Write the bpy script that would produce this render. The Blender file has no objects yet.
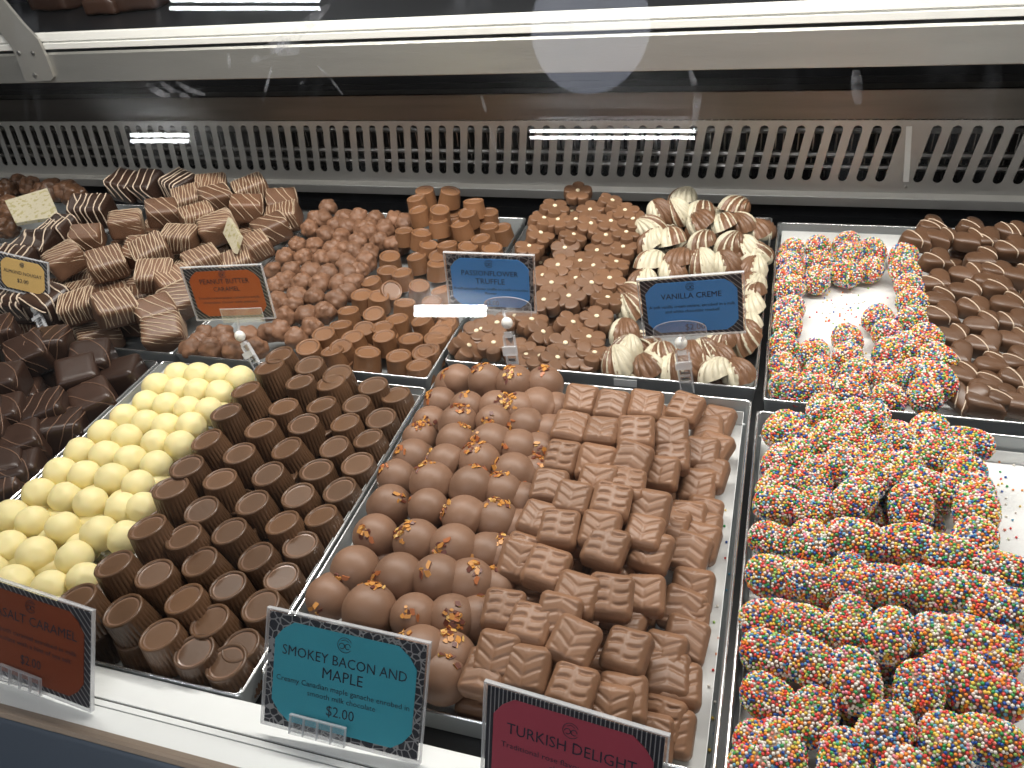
import bpy, math, random
import numpy as np
from mathutils import Vector, Matrix, Euler

random.seed(11)
rng = np.random.default_rng(11)
SC = bpy.context.scene
COL = SC.collection
R_ = math.radians

# ------------------------------------------------------------------ camera
CAM = Vector((0.30094254, -0.59300495, 0.46094764))
FPX = 805.2746
ANG = (R_(53.5682531), R_(20.94969301), R_(-7.26533298))
RM = Matrix.Rotation(ANG[1], 3, 'Z') @ Matrix.Rotation(ANG[0], 3, 'X') @ Matrix.Rotation(ANG[2], 3, 'Z')
cd = bpy.data.cameras.new('camera')
cam = bpy.data.objects.new('camera', cd)
COL.objects.link(cam)
cam.matrix_world = Matrix.Translation(CAM) @ RM.to_4x4()
cd.sensor_width = 36.0
cd.lens = FPX / 1024 * 36.0
cd.clip_start = 0.01
SC.camera = cam


def ray(px, py):
    return RM @ Vector(((px - 512) / FPX, -(py - 384) / FPX, -1.0))


def on_z(px, py, z):
    d = ray(px, py)
    return CAM + d * ((z - CAM.z) / d.z)


def on_y(px, py, y):
    d = ray(px, py)
    return CAM + d * ((y - CAM.y) / d.y)


# --------------------------------------------------------------- materials
def new_mat(name):
    m = bpy.data.materials.new(name)
    m.use_nodes = True
    nt = m.node_tree
    for n in list(nt.nodes):
        nt.nodes.remove(n)
    out = nt.nodes.new('ShaderNodeOutputMaterial')
    return m, nt, out


def pbr(name, col, rough=0.4, metal=0.0, spec=0.5, bump=0.0, bscale=400.0, vary=0.0, vscale=60.0, objvary=0.0,
        sss=0.0, emit=None, estr=0.0, stretch=None, mottle=None, mscale=90.0, mlo=0.55, mhi=0.75):
    m, nt, out = new_mat(name)
    b = nt.nodes.new('ShaderNodeBsdfPrincipled')
    nt.links.new(b.outputs[0], out.inputs[0])
    b.inputs['Roughness'].default_value = rough
    b.inputs['Metallic'].default_value = metal
    b.inputs['Specular IOR Level'].default_value = spec
    b.inputs['Base Color'].default_value = (*col, 1)
    if sss:
        b.inputs['Subsurface Weight'].default_value = sss
        b.inputs['Subsurface Radius'].default_value = (0.004, 0.002, 0.001)
        b.inputs['Subsurface Scale'].default_value = 0.6
    if emit:
        b.inputs['Emission Color'].default_value = (*emit, 1)
        b.inputs['Emission Strength'].default_value = estr
    tc = nt.nodes.new('ShaderNodeTexCoord')
    src = tc.outputs['Object']
    if stretch:
        mp = nt.nodes.new('ShaderNodeMapping')
        mp.inputs['Scale'].default_value = stretch
        nt.links.new(src, mp.inputs[0])
        src = mp.outputs[0]
    cur = None
    if vary or objvary or mottle:
        base = nt.nodes.new('ShaderNodeRGB')
        base.outputs[0].default_value = (*col, 1)
        cur = base.outputs[0]
    if mottle:
        nz = nt.nodes.new('ShaderNodeTexNoise')
        nz.inputs['Scale'].default_value = mscale
        nz.inputs['Detail'].default_value = 4
        nt.links.new(src, nz.inputs['Vector'])
        rp = nt.nodes.new('ShaderNodeMapRange')
        rp.inputs[1].default_value = mlo
        rp.inputs[2].default_value = mhi
        nt.links.new(nz.outputs[0], rp.inputs[0])
        mx = nt.nodes.new('ShaderNodeMixRGB')
        nt.links.new(rp.outputs[0], mx.inputs[0])
        nt.links.new(cur, mx.inputs[1])
        mx.inputs[2].default_value = (*mottle, 1)
        cur = mx.outputs[0]
    if vary or objvary:
        hs = nt.nodes.new('ShaderNodeHueSaturation')
        nt.links.new(cur, hs.inputs['Color'])
        val = None
        if vary:
            nz = nt.nodes.new('ShaderNodeTexNoise')
            nz.inputs['Scale'].default_value = vscale
            nt.links.new(src, nz.inputs['Vector'])
            rp = nt.nodes.new('ShaderNodeMapRange')
            rp.inputs[1].default_value = 0.3
            rp.inputs[2].default_value = 0.7
            rp.inputs[3].default_value = 1 - vary
            rp.inputs[4].default_value = 1 + vary
            nt.links.new(nz.outputs[0], rp.inputs[0])
            val = rp.outputs[0]
        if objvary:
            oi = nt.nodes.new('ShaderNodeObjectInfo')
            rp = nt.nodes.new('ShaderNodeMapRange')
            rp.inputs[3].default_value = 1 - objvary
            rp.inputs[4].default_value = 1 + objvary
            nt.links.new(oi.outputs['Random'], rp.inputs[0])
            if val:
                mu = nt.nodes.new('ShaderNodeMath')
                mu.operation = 'MULTIPLY'
                nt.links.new(val, mu.inputs[0])
                nt.links.new(rp.outputs[0], mu.inputs[1])
                val = mu.outputs[0]
            else:
                val = rp.outputs[0]
        nt.links.new(val, hs.inputs['Value'])
        cur = hs.outputs[0]
    if cur:
        nt.links.new(cur, b.inputs['Base Color'])
    if bump:
        nz = nt.nodes.new('ShaderNodeTexNoise')
        nz.inputs['Scale'].default_value = bscale
        nz.inputs['Detail'].default_value = 3
        nt.links.new(src, nz.inputs['Vector'])
        bp = nt.nodes.new('ShaderNodeBump')
        bp.inputs['Strength'].default_value = bump
        bp.inputs['Distance'].default_value = 0.001
        nt.links.new(nz.outputs[0], bp.inputs['Height'])
        nt.links.new(bp.outputs[0], b.inputs['Normal'])
    return m


def island_ramp(name, stops, rough=0.35, spec=0.5):
    """every separate bead or crumb of one mesh takes one of the listed colours"""
    m, nt, out = new_mat(name)
    b = nt.nodes.new('ShaderNodeBsdfPrincipled')
    b.inputs['Roughness'].default_value = rough
    b.inputs['Specular IOR Level'].default_value = spec
    nt.links.new(b.outputs[0], out.inputs[0])
    g = nt.nodes.new('ShaderNodeNewGeometry')
    cr = nt.nodes.new('ShaderNodeValToRGB')
    cr.color_ramp.interpolation = 'CONSTANT'
    tot = sum(w for w, c in stops)
    acc = 0
    el = cr.color_ramp.elements
    while len(el) > 1:
        el.remove(el[0])
    for i, (w, c) in enumerate(stops):
        e = el[0] if i == 0 else el.new(acc / tot)
        e.position = acc / tot
        e.color = (*c, 1)
        acc += w
    nt.links.new(g.outputs['Random Per Island'], cr.inputs[0])
    nt.links.new(cr.outputs[0], b.inputs['Base Color'])
    return m


def clear_mat(name, f0=0.045, haze=0.0, hazecol=(0.9, 0.92, 0.95), tint=(1, 1, 1), rough=0.02, smears=False):
    m, nt, out = new_mat(name)
    tr = nt.nodes.new('ShaderNodeBsdfTransparent')
    tr.inputs[0].default_value = (*tint, 1)
    gl = nt.nodes.new('ShaderNodeBsdfGlossy')
    gl.inputs['Roughness'].default_value = rough
    lw = nt.nodes.new('ShaderNodeLayerWeight')
    lw.inputs[0].default_value = 0.5
    pw = nt.nodes.new('ShaderNodeMath')
    pw.operation = 'POWER'
    pw.inputs[1].default_value = 5
    nt.links.new(lw.outputs['Facing'], pw.inputs[0])
    ma = nt.nodes.new('ShaderNodeMath')
    ma.operation = 'MULTIPLY_ADD'
    ma.inputs[1].default_value = 1 - f0
    ma.inputs[2].default_value = f0
    nt.links.new(pw.outputs[0], ma.inputs[0])
    mx = nt.nodes.new('ShaderNodeMixShader')
    nt.links.new(ma.outputs[0], mx.inputs[0])
    base = tr.outputs[0]
    if haze or smears:
        df = nt.nodes.new('ShaderNodeBsdfDiffuse')
        df.inputs[0].default_value = (*hazecol, 1)
        m2 = nt.nodes.new('ShaderNodeMixShader')
        m2.inputs[0].default_value = haze
        nt.links.new(tr.outputs[0], m2.inputs[1])
        nt.links.new(df.outputs[0], m2.inputs[2])
        base = m2.outputs[0]
        if smears:
            # finger marks and wiping streaks on the upper part of the pane
            tc = nt.nodes.new('ShaderNodeTexCoord')
            mp = nt.nodes.new('ShaderNodeMapping')
            mp.inputs['Rotation'].default_value = (0, 0, 0.5)
            mp.inputs['Scale'].default_value = (30, 30, 7)
            nt.links.new(tc.outputs['Object'], mp.inputs[0])
            nz = nt.nodes.new('ShaderNodeTexNoise')
            nz.inputs['Scale'].default_value = 1.0
            nz.inputs['Detail'].default_value = 6
            nz.inputs['Distortion'].default_value = 1.2
            nt.links.new(mp.outputs[0], nz.inputs['Vector'])
            r1 = nt.nodes.new('ShaderNodeMapRange')
            r1.inputs[1].default_value = 0.58
            r1.inputs[2].default_value = 0.85
            r1.inputs[4].default_value = 0.22
            nt.links.new(nz.outputs[0], r1.inputs[0])
            sx_ = nt.nodes.new('ShaderNodeSeparateXYZ')
            nt.links.new(tc.outputs['Object'], sx_.inputs[0])
            r2 = nt.nodes.new('ShaderNodeMapRange')
            r2.inputs[1].default_value = 0.31
            r2.inputs[2].default_value = 0.40
            nt.links.new(sx_.outputs[2], r2.inputs[0])
            mm = nt.nodes.new('ShaderNodeMath')
            mm.operation = 'MULTIPLY'
            nt.links.new(r1.outputs[0], mm.inputs[0])
            nt.links.new(r2.outputs[0], mm.inputs[1])
            nt.links.new(mm.outputs[0], m2.inputs[0])
    nt.links.new(base, mx.inputs[1])
    nt.links.new(gl.outputs[0], mx.inputs[2])
    nt.links.new(mx.outputs[0], out.inputs[0])
    return m


M = {}
M['milk'] = pbr('milk_chocolate', (0.175, 0.090, 0.048), 0.38, bump=0.12, bscale=260, objvary=0.13, vary=0.08)
M['milk_matte'] = pbr('matte_milk_chocolate', (0.235, 0.130, 0.080), 0.48, bump=0.1, bscale=220, objvary=0.10, vary=0.06)
M['ridge'] = pbr('moulded_milk_chocolate', (0.250, 0.132, 0.074), 0.40, bump=0.1, bscale=300, objvary=0.10, vary=0.08)
M['cup'] = pbr('ribbed_cup_chocolate', (0.120, 0.062, 0.031), 0.36, bump=0.08, bscale=300, objvary=0.22, vary=0.1)
M['cup_top'] = pbr('cup_top_chocolate', (0.215, 0.130, 0.090), 0.22, spec=0.6, bump=0.04, bscale=200, objvary=0.15)
M['milk_cup'] = pbr('milk_cup_chocolate', (0.21, 0.100, 0.046), 0.38, bump=0.08, objvary=0.15)
M['cluster'] = pbr('nutty_milk_chocolate', (0.20, 0.10, 0.055), 0.5, bump=0.6, bscale=330, objvary=0.14, vary=0.15, vscale=160)
M['dark'] = pbr('dark_chocolate', (0.040, 0.020, 0.013), 0.36, bump=0.14, bscale=220, objvary=0.25, vary=0.12)
M['heart'] = pbr('dark_milk_chocolate', (0.120, 0.062, 0.034), 0.34, bump=0.08, bscale=240, objvary=0.12, vary=0.06)
M['nougat'] = pbr('nougat_milk_chocolate', (0.150, 0.076, 0.043), 0.42, bump=0.2, bscale=200, objvary=0.2, vary=0.12)
M['white_choc'] = pbr('white_chocolate', (0.81, 0.71, 0.365), 0.5, bump=0.18, bscale=160, objvary=0.04, vary=0.03, sss=0.15)
M['ivory'] = pbr('ivory_chocolate', (0.56, 0.51, 0.38), 0.4, bump=0.1, bscale=200, objvary=0.08)
M['drizzle_tan'] = pbr('tan_drizzle', (0.50, 0.385, 0.27), 0.45)
M['drizzle_pale'] = pbr('pale_drizzle', (0.62, 0.50, 0.38), 0.45)
M['drizzle_brown'] = pbr('brown_drizzle', (0.17, 0.095, 0.06), 0.45)
M['nut'] = pbr('caramelised_nut', (0.125, 0.060, 0.030), 0.35, bump=0.4, bscale=200, objvary=0.25, vary=0.3, vscale=120)
M['almond'] = pbr('cream_dot', (0.80, 0.70, 0.48), 0.45)
M['beads'] = island_ramp('nonpareil_colours', [
    (32, (0.90, 0.84, 0.76)), (12, (0.80, 0.07, 0.06)), (8, (0.86, 0.28, 0.20)), (11, (0.90, 0.27, 0.03)),
    (14, (0.90, 0.62, 0.10)), (6, (0.84, 0.30, 0.40)), (10, (0.04, 0.34, 0.10)), (7, (0.38, 0.60, 0.16)),
    (9, (0.02, 0.09, 0.38)), (8, (0.16, 0.42, 0.60))], 0.35)
M['crumb'] = island_ramp('bacon_crumb_colours', [
    (4, (0.55, 0.24, 0.05)), (3, (0.42, 0.13, 0.04)), (2, (0.66, 0.40, 0.12)), (4, (0.13, 0.035, 0.02))], 0.4)
M['steel'] = pbr('brushed_tray_steel', (0.36, 0.38, 0.385), 0.36, metal=0.4, bump=0.05, bscale=60, stretch=(1, 30, 30))
M['rim_steel'] = pbr('polished_rim_steel', (0.72, 0.73, 0.74), 0.25, metal=1.0)
M['rail_steel'] = pbr('brushed_rail_steel', (0.50, 0.495, 0.465), 0.38, metal=0.8, bump=0.3, bscale=90, stretch=(0.7, 6, 6), vary=0.05, vscale=12)
M['grille_steel'] = pbr('grille_steel', (0.56, 0.55, 0.52), 0.36, metal=0.6, bump=0.04, bscale=80, stretch=(1, 20, 20))
M['bronze_steel'] = pbr('dull_back_steel', (0.215, 0.195, 0.175), 0.33, metal=1.0, vary=0.08, vscale=6, bump=0.05, bscale=50, stretch=(1, 20, 20))
M['bracket'] = pbr('bracket_grey', (0.42, 0.41, 0.38), 0.4, metal=0.6)
M['black'] = pbr('black_lining', (0.010, 0.011, 0.013), 0.35)
M['cavity'] = pbr('black_duct', (0.006, 0.006, 0.007), 0.5)
M['paper'] = pbr('white_tray_paper', (0.80, 0.81, 0.80), 0.55, bump=0.1, bscale=40)
M['ledge'] = pbr('white_ledge', (0.82, 0.84, 0.83), 0.4)
M['profile'] = pbr('pale_profile', (0.80, 0.80, 0.76), 0.35)
M['groove'] = pbr('dark_groove', (0.12, 0.12, 0.12), 0.5)
M['gasket'] = pbr('tan_gasket', (0.28, 0.22, 0.17), 0.5)
M['bumper'] = pbr('blue_grey_bumper', (0.13, 0.165, 0.22), 0.30, metal=0.6)
M['knob'] = pbr('white_plastic', (0.85, 0.84, 0.80), 0.3)
M['screw'] = pbr('screw_steel', (0.5, 0.48, 0.45), 0.3, metal=1.0)
M['glass'] = clear_mat('front_glass', f0=0.030, smears=True, rough=0.0)
M['acrylic'] = clear_mat('clear_acrylic', f0=0.06, haze=0.10, rough=0.04)
M['acrylic_edge'] = clear_mat('frosted_acrylic', f0=0.06, haze=0.38, rough=0.1)
m_, nt_, out_ = new_mat('finger_smear')
tr_ = nt_.nodes.new('ShaderNodeBsdfTransparent')
df_ = nt_.nodes.new('ShaderNodeBsdfDiffuse')
df_.inputs[0].default_value = (0.85, 0.88, 0.95, 1)
tl_ = nt_.nodes.new('ShaderNodeBsdfTranslucent')
tl_.inputs[0].default_value = (0.85, 0.88, 0.95, 1)
ad_ = nt_.nodes.new('ShaderNodeMixShader')
nt_.links.new(df_.outputs[0], ad_.inputs[1])
nt_.links.new(tl_.outputs[0], ad_.inputs[2])
tc_ = nt_.nodes.new('ShaderNodeTexCoord')
nz_ = nt_.nodes.new('ShaderNodeTexNoise')
nz_.inputs['Scale'].default_value = 130
nz_.inputs['Detail'].default_value = 5
nt_.links.new(tc_.outputs['Object'], nz_.inputs['Vector'])
rp_ = nt_.nodes.new('ShaderNodeMapRange')
rp_.inputs[1].default_value = 0.40
rp_.inputs[2].default_value = 0.75
rp_.inputs[4].default_value = 0.42
nt_.links.new(nz_.outputs[0], rp_.inputs[0])
mx_ = nt_.nodes.new('ShaderNodeMixShader')
nt_.links.new(rp_.outputs[0], mx_.inputs[0])
nt_.links.new(tr_.outputs[0], mx_.inputs[1])
nt_.links.new(ad_.outputs[0], mx_.inputs[2])
nt_.links.new(mx_.outputs[0], out_.inputs[0])
M['smear'] = m_
M['ink'] = pbr('dark_ink', (0.02, 0.03, 0.05), 0.5)
M['cream_card'] = pbr('cream_printed_card', (0.52, 0.47, 0.34), 0.5, mottle=(0.38, 0.33, 0.15), mscale=170, mlo=0.56, mhi=0.6)
M['ceiling'] = pbr('ceiling_paint', (0.75, 0.75, 0.73), 0.8)
M['shop_floor'] = pbr('shop_floor', (0.22, 0.20, 0.18), 0.5, vary=0.1, vscale=3)
M['housing'] = pbr('lamp_housing', (0.8, 0.8, 0.8), 0.5)


def emis(name, col, s):
    m, nt, out = new_mat(name)
    e = nt.nodes.new('ShaderNodeEmission')
    e.inputs[0].default_value = (*col, 1)
    e.inputs[1].default_value = s
    nt.links.new(e.outputs[0], out.inputs[0])
    return m


M['tube'] = emis('lamp_tube', (0.93, 0.96, 1.0), 42.0)
M['globe'] = emis('reflection_glow', (0.80, 0.85, 1.0), 3.2)
M['led'] = emis('led_strip', (1.0, 0.97, 0.90), 3.0)


def border_mat(name, kind):
    """dark card edge with a fine pale line pattern"""
    m, nt, out = new_mat(name)
    b = nt.nodes.new('ShaderNodeBsdfPrincipled')
    b.inputs['Roughness'].default_value = 0.35
    nt.links.new(b.outputs[0], out.inputs[0])
    tc = nt.nodes.new('ShaderNodeTexCoord')
    mx = nt.nodes.new('ShaderNodeMixRGB')
    mx.inputs[1].default_value = (0.022, 0.024, 0.034, 1)
    mx.inputs[2].default_value = (0.30, 0.30, 0.30, 1)
    if kind == 'cells':
        v = nt.nodes.new('ShaderNodeTexVoronoi')
        v.feature = 'DISTANCE_TO_EDGE'
        v.inputs['Scale'].default_value = 210
        nt.links.new(tc.outputs['Object'], v.inputs['Vector'])
        c = nt.nodes.new('ShaderNodeMath')
        c.operation = 'LESS_THAN'
        c.inputs[1].default_value = 0.07
        nt.links.new(v.outputs['Distance'], c.inputs[0])
    else:
        v = nt.nodes.new('ShaderNodeTexWave')
        v.wave_type = 'BANDS'
        v.bands_direction = 'X' if kind == 'lines' else 'DIAGONAL'
        v.inputs['Scale'].default_value = 130
        nt.links.new(tc.outputs['Object'], v.inputs['Vector'])
        c = nt.nodes.new('ShaderNodeMath')
        c.operation = 'GREATER_THAN'
        c.inputs[1].default_value = 0.86
        nt.links.new(v.outputs['Fac'], c.inputs[0])
    nt.links.new(c.outputs[0], mx.inputs[0])
    nt.links.new(mx.outputs[0], b.inputs['Base Color'])
    return m


M['cells'] = border_mat('card_border_cells', 'cells')
M['lines'] = border_mat('card_border_lines', 'lines')
M['deco'] = border_mat('card_border_deco', 'deco')


# ------------------------------------------------------------ mesh helpers
class MB:
    def __init__(self):
        self.v, self.f, self.m = [], [], []

    def add(self, vs, fs, mi=0):
        n = len(self.v)
        self.v.extend([tuple(map(float, p)) for p in vs])
        self.f.extend([tuple(i + n for i in f) for f in fs])
        self.m.extend([mi] * len(fs))
        return self

    def box(self, lo, hi, mi=0):
        x0, y0, z0 = lo
        x1, y1, z1 = hi
        vs = [(x0, y0, z0), (x1, y0, z0), (x1, y1, z0), (x0, y1, z0), (x0, y0, z1), (x1, y0, z1), (x1, y1, z1), (x0, y1, z1)]
        return self.add(vs, [(0, 3, 2, 1), (4, 5, 6, 7), (0, 1, 5, 4), (1, 2, 6, 5), (2, 3, 7, 6), (3, 0, 4, 7)], mi)

    def tube(self, pts, r, n=6, cap=True, mi=0):
        pts = [Vector(p) for p in pts]
        vs, fs = [], []
        up = None
        for i, p in enumerate(pts):
            t = (pts[min(i + 1, len(pts) - 1)] - pts[max(i - 1, 0)]).normalized()
            if up is None:
                up = Vector((0, 0, 1)) if abs(t.z) < 0.9 else Vector((1, 0, 0))
            a = t.cross(up)
            if a.length < 1e-6:
                a = t.orthogonal()
            a.normalize()
            b = a.cross(t).normalized()
            up = b
            rr = r[i] if isinstance(r, (list, tuple)) else r
            for k in range(n):
                q = 2 * math.pi * k / n
                vs.append(p + a * (rr * math.cos(q)) + b * (rr * math.sin(q)))
        for i in range(len(pts) - 1):
            for k in range(n):
                k2 = (k + 1) % n
                fs.append((i * n + k, i * n + k2, (i + 1) * n + k2, (i + 1) * n + k))
        if cap:
            fs.append(tuple(range(n - 1, -1, -1)))
            fs.append(tuple((len(pts) - 1) * n + k for k in range(n)))
        return self.add(vs, fs, mi)

    def lathe(self, prof, n=24, fn=None, mi=0):
        """prof: (radius, z) from bottom to top; fn(theta, i, r) may modulate the radius"""
        vs, fs = [], []
        for i, (r, z) in enumerate(prof):
            for k in range(n):
                t = 2 * math.pi * k / n
                rr = fn(t, i, r) if fn else r
                vs.append((rr * math.cos(t), rr * math.sin(t), z))
        for i in range(len(prof) - 1):
            for k in range(n):
                k2 = (k + 1) % n
                fs.append((i * n + k, i * n + k2, (i + 1) * n + k2, (i + 1) * n + k))
        fs.append(tuple(range(n - 1, -1, -1)))
        fs.append(tuple((len(prof) - 1) * n + k for k in range(n)))
        return self.add(vs, fs, mi)

    def prism(self, poly, y0, y1, mi=0):
        """polygon in x,z pushed from y0 to y1"""
        n = len(poly)
        vs = [(x, y0, z) for x, z in poly] + [(x, y1, z) for x, z in poly]
        fs = [tuple(range(n)), tuple(range(2 * n - 1, n - 1, -1))]
        for k in range(n):
            k2 = (k + 1) % n
            fs.append((k2, k, n + k, n + k2))
        return self.add(vs, fs, mi)

    def along_x(self, prof, x0, x1, mi=0):
        """closed profile in y,z pushed along x"""
        n = len(prof)
        vs = [(x0, y, z) for y, z in prof] + [(x1, y, z) for y, z in prof]
        fs = [tuple(range(n - 1, -1, -1)), tuple(range(n, 2 * n))]
        for k in range(n):
            k2 = (k + 1) % n
            fs.append((k, k2, n + k2, n + k))
        return self.add(vs, fs, mi)

    def mesh(self, name, mats, smooth=35):
        me = bpy.data.meshes.new(name)
        me.from_pydata(self.v, [], self.f)
        if not isinstance(mats, (list, tuple)):
            mats = [mats]
        for m in mats:
            me.materials.append(m)
        if len(mats) > 1:
            me.polygons.foreach_set('material_index', self.m)
        if smooth:
            me.polygons.foreach_set('use_smooth', [True] * len(me.polygons))
            if smooth < 180:
                me.set_sharp_from_angle(angle=R_(smooth))
        me.update()
        return me


_ICO = {}


def ico(sub):
    if sub not in _ICO:
        import bmesh
        bm = bmesh.new()
        bmesh.ops.create_icosphere(bm, subdivisions=sub, radius=1.0)
        vs = np.array([v.co[:] for v in bm.verts])
        bm.verts.index_update()
        fs = [tuple(v.index for v in f.verts) for f in bm.faces]
        bm.free()
        _ICO[sub] = (vs, fs)
    return _ICO[sub]


def lump(v, seed, freq=2.0, octs=3):
    """smooth pseudo noise on unit directions"""
    g = np.random.default_rng(seed)
    out = np.zeros(len(v))
    amp = 1.0
    for o in range(octs):
        for _ in range(4):
            d = g.normal(size=3)
            d *= freq / np.linalg.norm(d)
            out += amp * np.sin(v @ d * 2 + g.uniform(0, 6.28)) / 4
        freq *= 1.9
        amp *= 0.5
    return out


def rounded_box(sx, sy, sz, r, n, fn=None):
    """box with rounded edges, one shared grid; fn(points) may move the points"""
    key, vs, fs = {}, [], []
    hx, hy, hz = sx / 2, sy / 2, sz / 2

    def idx(p):
        k = (round(p[0], 5), round(p[1], 5), round(p[2], 5))
        if k not in key:
            key[k] = len(vs)
            vs.append(p)
        return key[k]
    for ax in range(3):
        for s in (-1, 1):
            g = {}
            for i in range(n + 1):
                for j in range(n + 1):
                    a = math.sin((-1 + 2 * i / n) * math.pi / 2 * 0.98) / math.sin(math.pi / 2 * 0.98) * 0.35 + (-1 + 2 * i / n) * 0.65
                    b = math.sin((-1 + 2 * j / n) * math.pi / 2 * 0.98) / math.sin(math.pi / 2 * 0.98) * 0.35 + (-1 + 2 * j / n) * 0.65
                    p = [0, 0, 0]
                    p[ax] = s
                    p[(ax + 1) % 3] = a
                    p[(ax + 2) % 3] = b
                    g[i, j] = idx(tuple(p))
            for i in range(n):
                for j in range(n):
                    q = (g[i, j], g[i + 1, j], g[i + 1, j + 1], g[i, j + 1])
                    fs.append(q if s > 0 else q[::-1])
    P = np.array(vs) * np.array([hx, hy, hz])
    C = np.clip(P, [-hx + r, -hy + r, -hz + r], [hx - r, hy - r, hz - r])
    D = P - C
    L = np.linalg.norm(D, axis=1, keepdims=True)
    P = C + np.where(L > 1e-9, D / np.maximum(L, 1e-9) * r, 0)
    if fn is not None:
        P = fn(P)
    return P, fs


# ------------------------------------------------------------ scene helpers
def link(name, data, parent=None, mw=None):
    o = bpy.data.objects.new(name, data)
    COL.objects.link(o)
    if parent is not None:
        o.parent = parent
    if mw is not None:
        o.matrix_world = mw
    return o


def tag(o, label=None, cat=None, group=None, kind=None):
    if label:
        n = len(label.split())
        assert 4 <= n <= 16, (n, label)
        o['label'] = label
    if cat:
        o['category'] = cat
    if group:
        o['group'] = group
    if kind:
        o['kind'] = kind
    return o


def empty(name, loc=(0, 0, 0)):
    o = bpy.data.objects.new(name, None)
    o.empty_display_size = 0.02
    COL.objects.link(o)
    o.location = loc
    return o


ORD = ['zeroth', 'first', 'second', 'third', 'fourth', 'fifth', 'sixth', 'seventh', 'eighth', 'ninth', 'tenth', 'eleventh', 'twelfth',
       'thirteenth', 'fourteenth', 'fifteenth', 'sixteenth', 'seventeenth', 'eighteenth', 'nineteenth', 'twentieth']


def rows_of(pts, pitch):
    """front-to-back rows of a heap: index -> (row, rank from low x, number in row)"""
    order = sorted(range(len(pts)), key=lambda i: pts[i].y)
    rows, cur, y0 = [], [], None
    for i in order:
        if y0 is None or pts[i].y - y0 > pitch:
            cur = []
            rows.append(cur)
            y0 = pts[i].y
        cur.append(i)
    res = {}
    for r, row in enumerate(rows):
        row.sort(key=lambda i: pts[i].x)
        for k, i in enumerate(row):
            res[i] = (r + 1, k + 1, len(row))
    return res


def pile(name, protos, items, hfun, dz=0.0, rot=None, what='', frm='', row_of='', cat='chocolate', group='', pitch=0.024,
         rev=False, scale=(0.96, 1.05), extra=None, box=None):
    """items: (px, py, flag) seen in the photo; each becomes one top-level object standing at the heap height hfun(x, y).
    protos: list of (mesh, [(child name, child mesh, kind), ...])"""
    pos = []
    for it in items:
        z = 0.01
        for _ in range(12):
            p = on_z(it[0], it[1], z)
            z = 0.5 * z + 0.5 * hfun(p.x, p.y)
        p = on_z(it[0], it[1], z)
        if box:                       # keep inside the tray walls
            p.x = min(max(p.x, box[0]), box[1])
            p.y = min(max(p.y, box[2]), box[3])
        pos.append(p)
    rk = rows_of(pos, pitch)
    out = []
    for i, it in enumerate(items):
        fl = it[2] if len(it) > 2 else ''
        e, pi = rot(i, fl, pos[i])
        pr = protos[pi if pi is not None else random.randrange(len(protos))]
        s = random.uniform(*scale)
        mw = Matrix.Translation(pos[i]) @ e.to_matrix().to_4x4() @ Matrix.Scale(s, 4)
        if dz:
            mw = mw @ Matrix.Translation((0, 0, dz))
        o = link(name, pr[0])
        o.matrix_world = mw
        for cn, cm, ck in pr[1]:
            c = link(cn, cm, o)
            if ck:
                c['kind'] = ck
        r, k, n = rk[i]
        if rev:
            k = n + 1 - k
        w = extra(fl, pi, i) if extra else ''
        tag(o, f"{(w + ' ' + what).strip()}, {ORD[k]} from {frm} in {ORD[r]} {row_of} row from front", cat, group)
        out.append(o)
    return pos, out


def fill(name, protos, pos, zf, tray, what, group, r, cat='chocolate', xlim=None, ylim=None, step=0.03, drop=0.02, rotf=None, floor=-0.024, lay_h=None):
    """pieces buried under the visible ones, so that the heap stands on the tray floor"""
    x0, x1, y0, y1 = tray
    if xlim:
        x0, x1 = xlim
    if ylim:
        y0, y1 = ylim
    P = np.array([p[:] for p in pos])
    y = y0 + step * 0.6
    row = 0
    while y < y1 - step * 0.5:
        x = x0 + step * (0.6 + 0.5 * (row % 2))
        while x < x1 - step * 0.5:
            d = np.hypot(P[:, 0] - x, P[:, 1] - y)
            near = np.argsort(d)[:3]
            if d[near[0]] < step * 1.1:
                zt = P[near, 2].min() + zf
                z = floor + r
                lay = 0
                while z < zt - drop:
                    e = rotf() if rotf else Euler((random.uniform(-.15, .15), random.uniform(-.15, .15), random.uniform(0, 6.28)))
                    pr = random.choice(protos)
                    off = step * 0.5 * (lay % 2)
                    mw = Matrix.Translation((x + off * 0.7 + random.uniform(-.002, .002), y + off * 0.5, z)) @ e.to_matrix().to_4x4()
                    o = link(name, pr[0])
                    o.matrix_world = mw
                    for cn, cm, ck in pr[1]:
                        c = link(cn, cm, o)
                        if ck:
                            c['kind'] = ck
                    tag(o, what, cat, group)
                    z += lay_h or r * 1.75
                    lay += 1
            x += step
        y += step * 0.9
        row += 1


def E3(x, y, z):
    return Euler((R_(x), R_(y), R_(z)), 'XYZ')


def U(a, b):
    return random.uniform(a, b)


def pts(ox, oy, s, txt):
    """'x,y[flag] ...' read in a magnified crop whose corner is ox,oy"""
    out = []
    for w in txt.split():
        a, b = w.split(',')
        fl = ''
        while b[-1].isalpha():
            fl = b[-1] + fl
            b = b[:-1]
        out.append((ox + float(a) / s, oy + float(b) / s, fl))
    return out


# ------------------------------------------------------------- shop and case
fl = link('floor', MB().box((-6, -9, -0.99), (6, 4, -0.95)).mesh('floor', M['shop_floor'], 0)); fl['kind'] = 'structure'
ce = link('ceiling', MB().box((-6, -9, 1.9), (6, 4, 1.95)).mesh('ceiling', M['ceiling'], 0)); ce['kind'] = 'structure'

XL, XR = -1.35, 1.35
GL0 = Vector((0, -0.4135, 0.0))            # foot of the sloping pane
GUP = Vector((0, math.sin(R_(24)), math.cos(R_(24))))
GN = Vector((0, -math.cos(R_(24)), math.sin(R_(24))))

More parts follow.
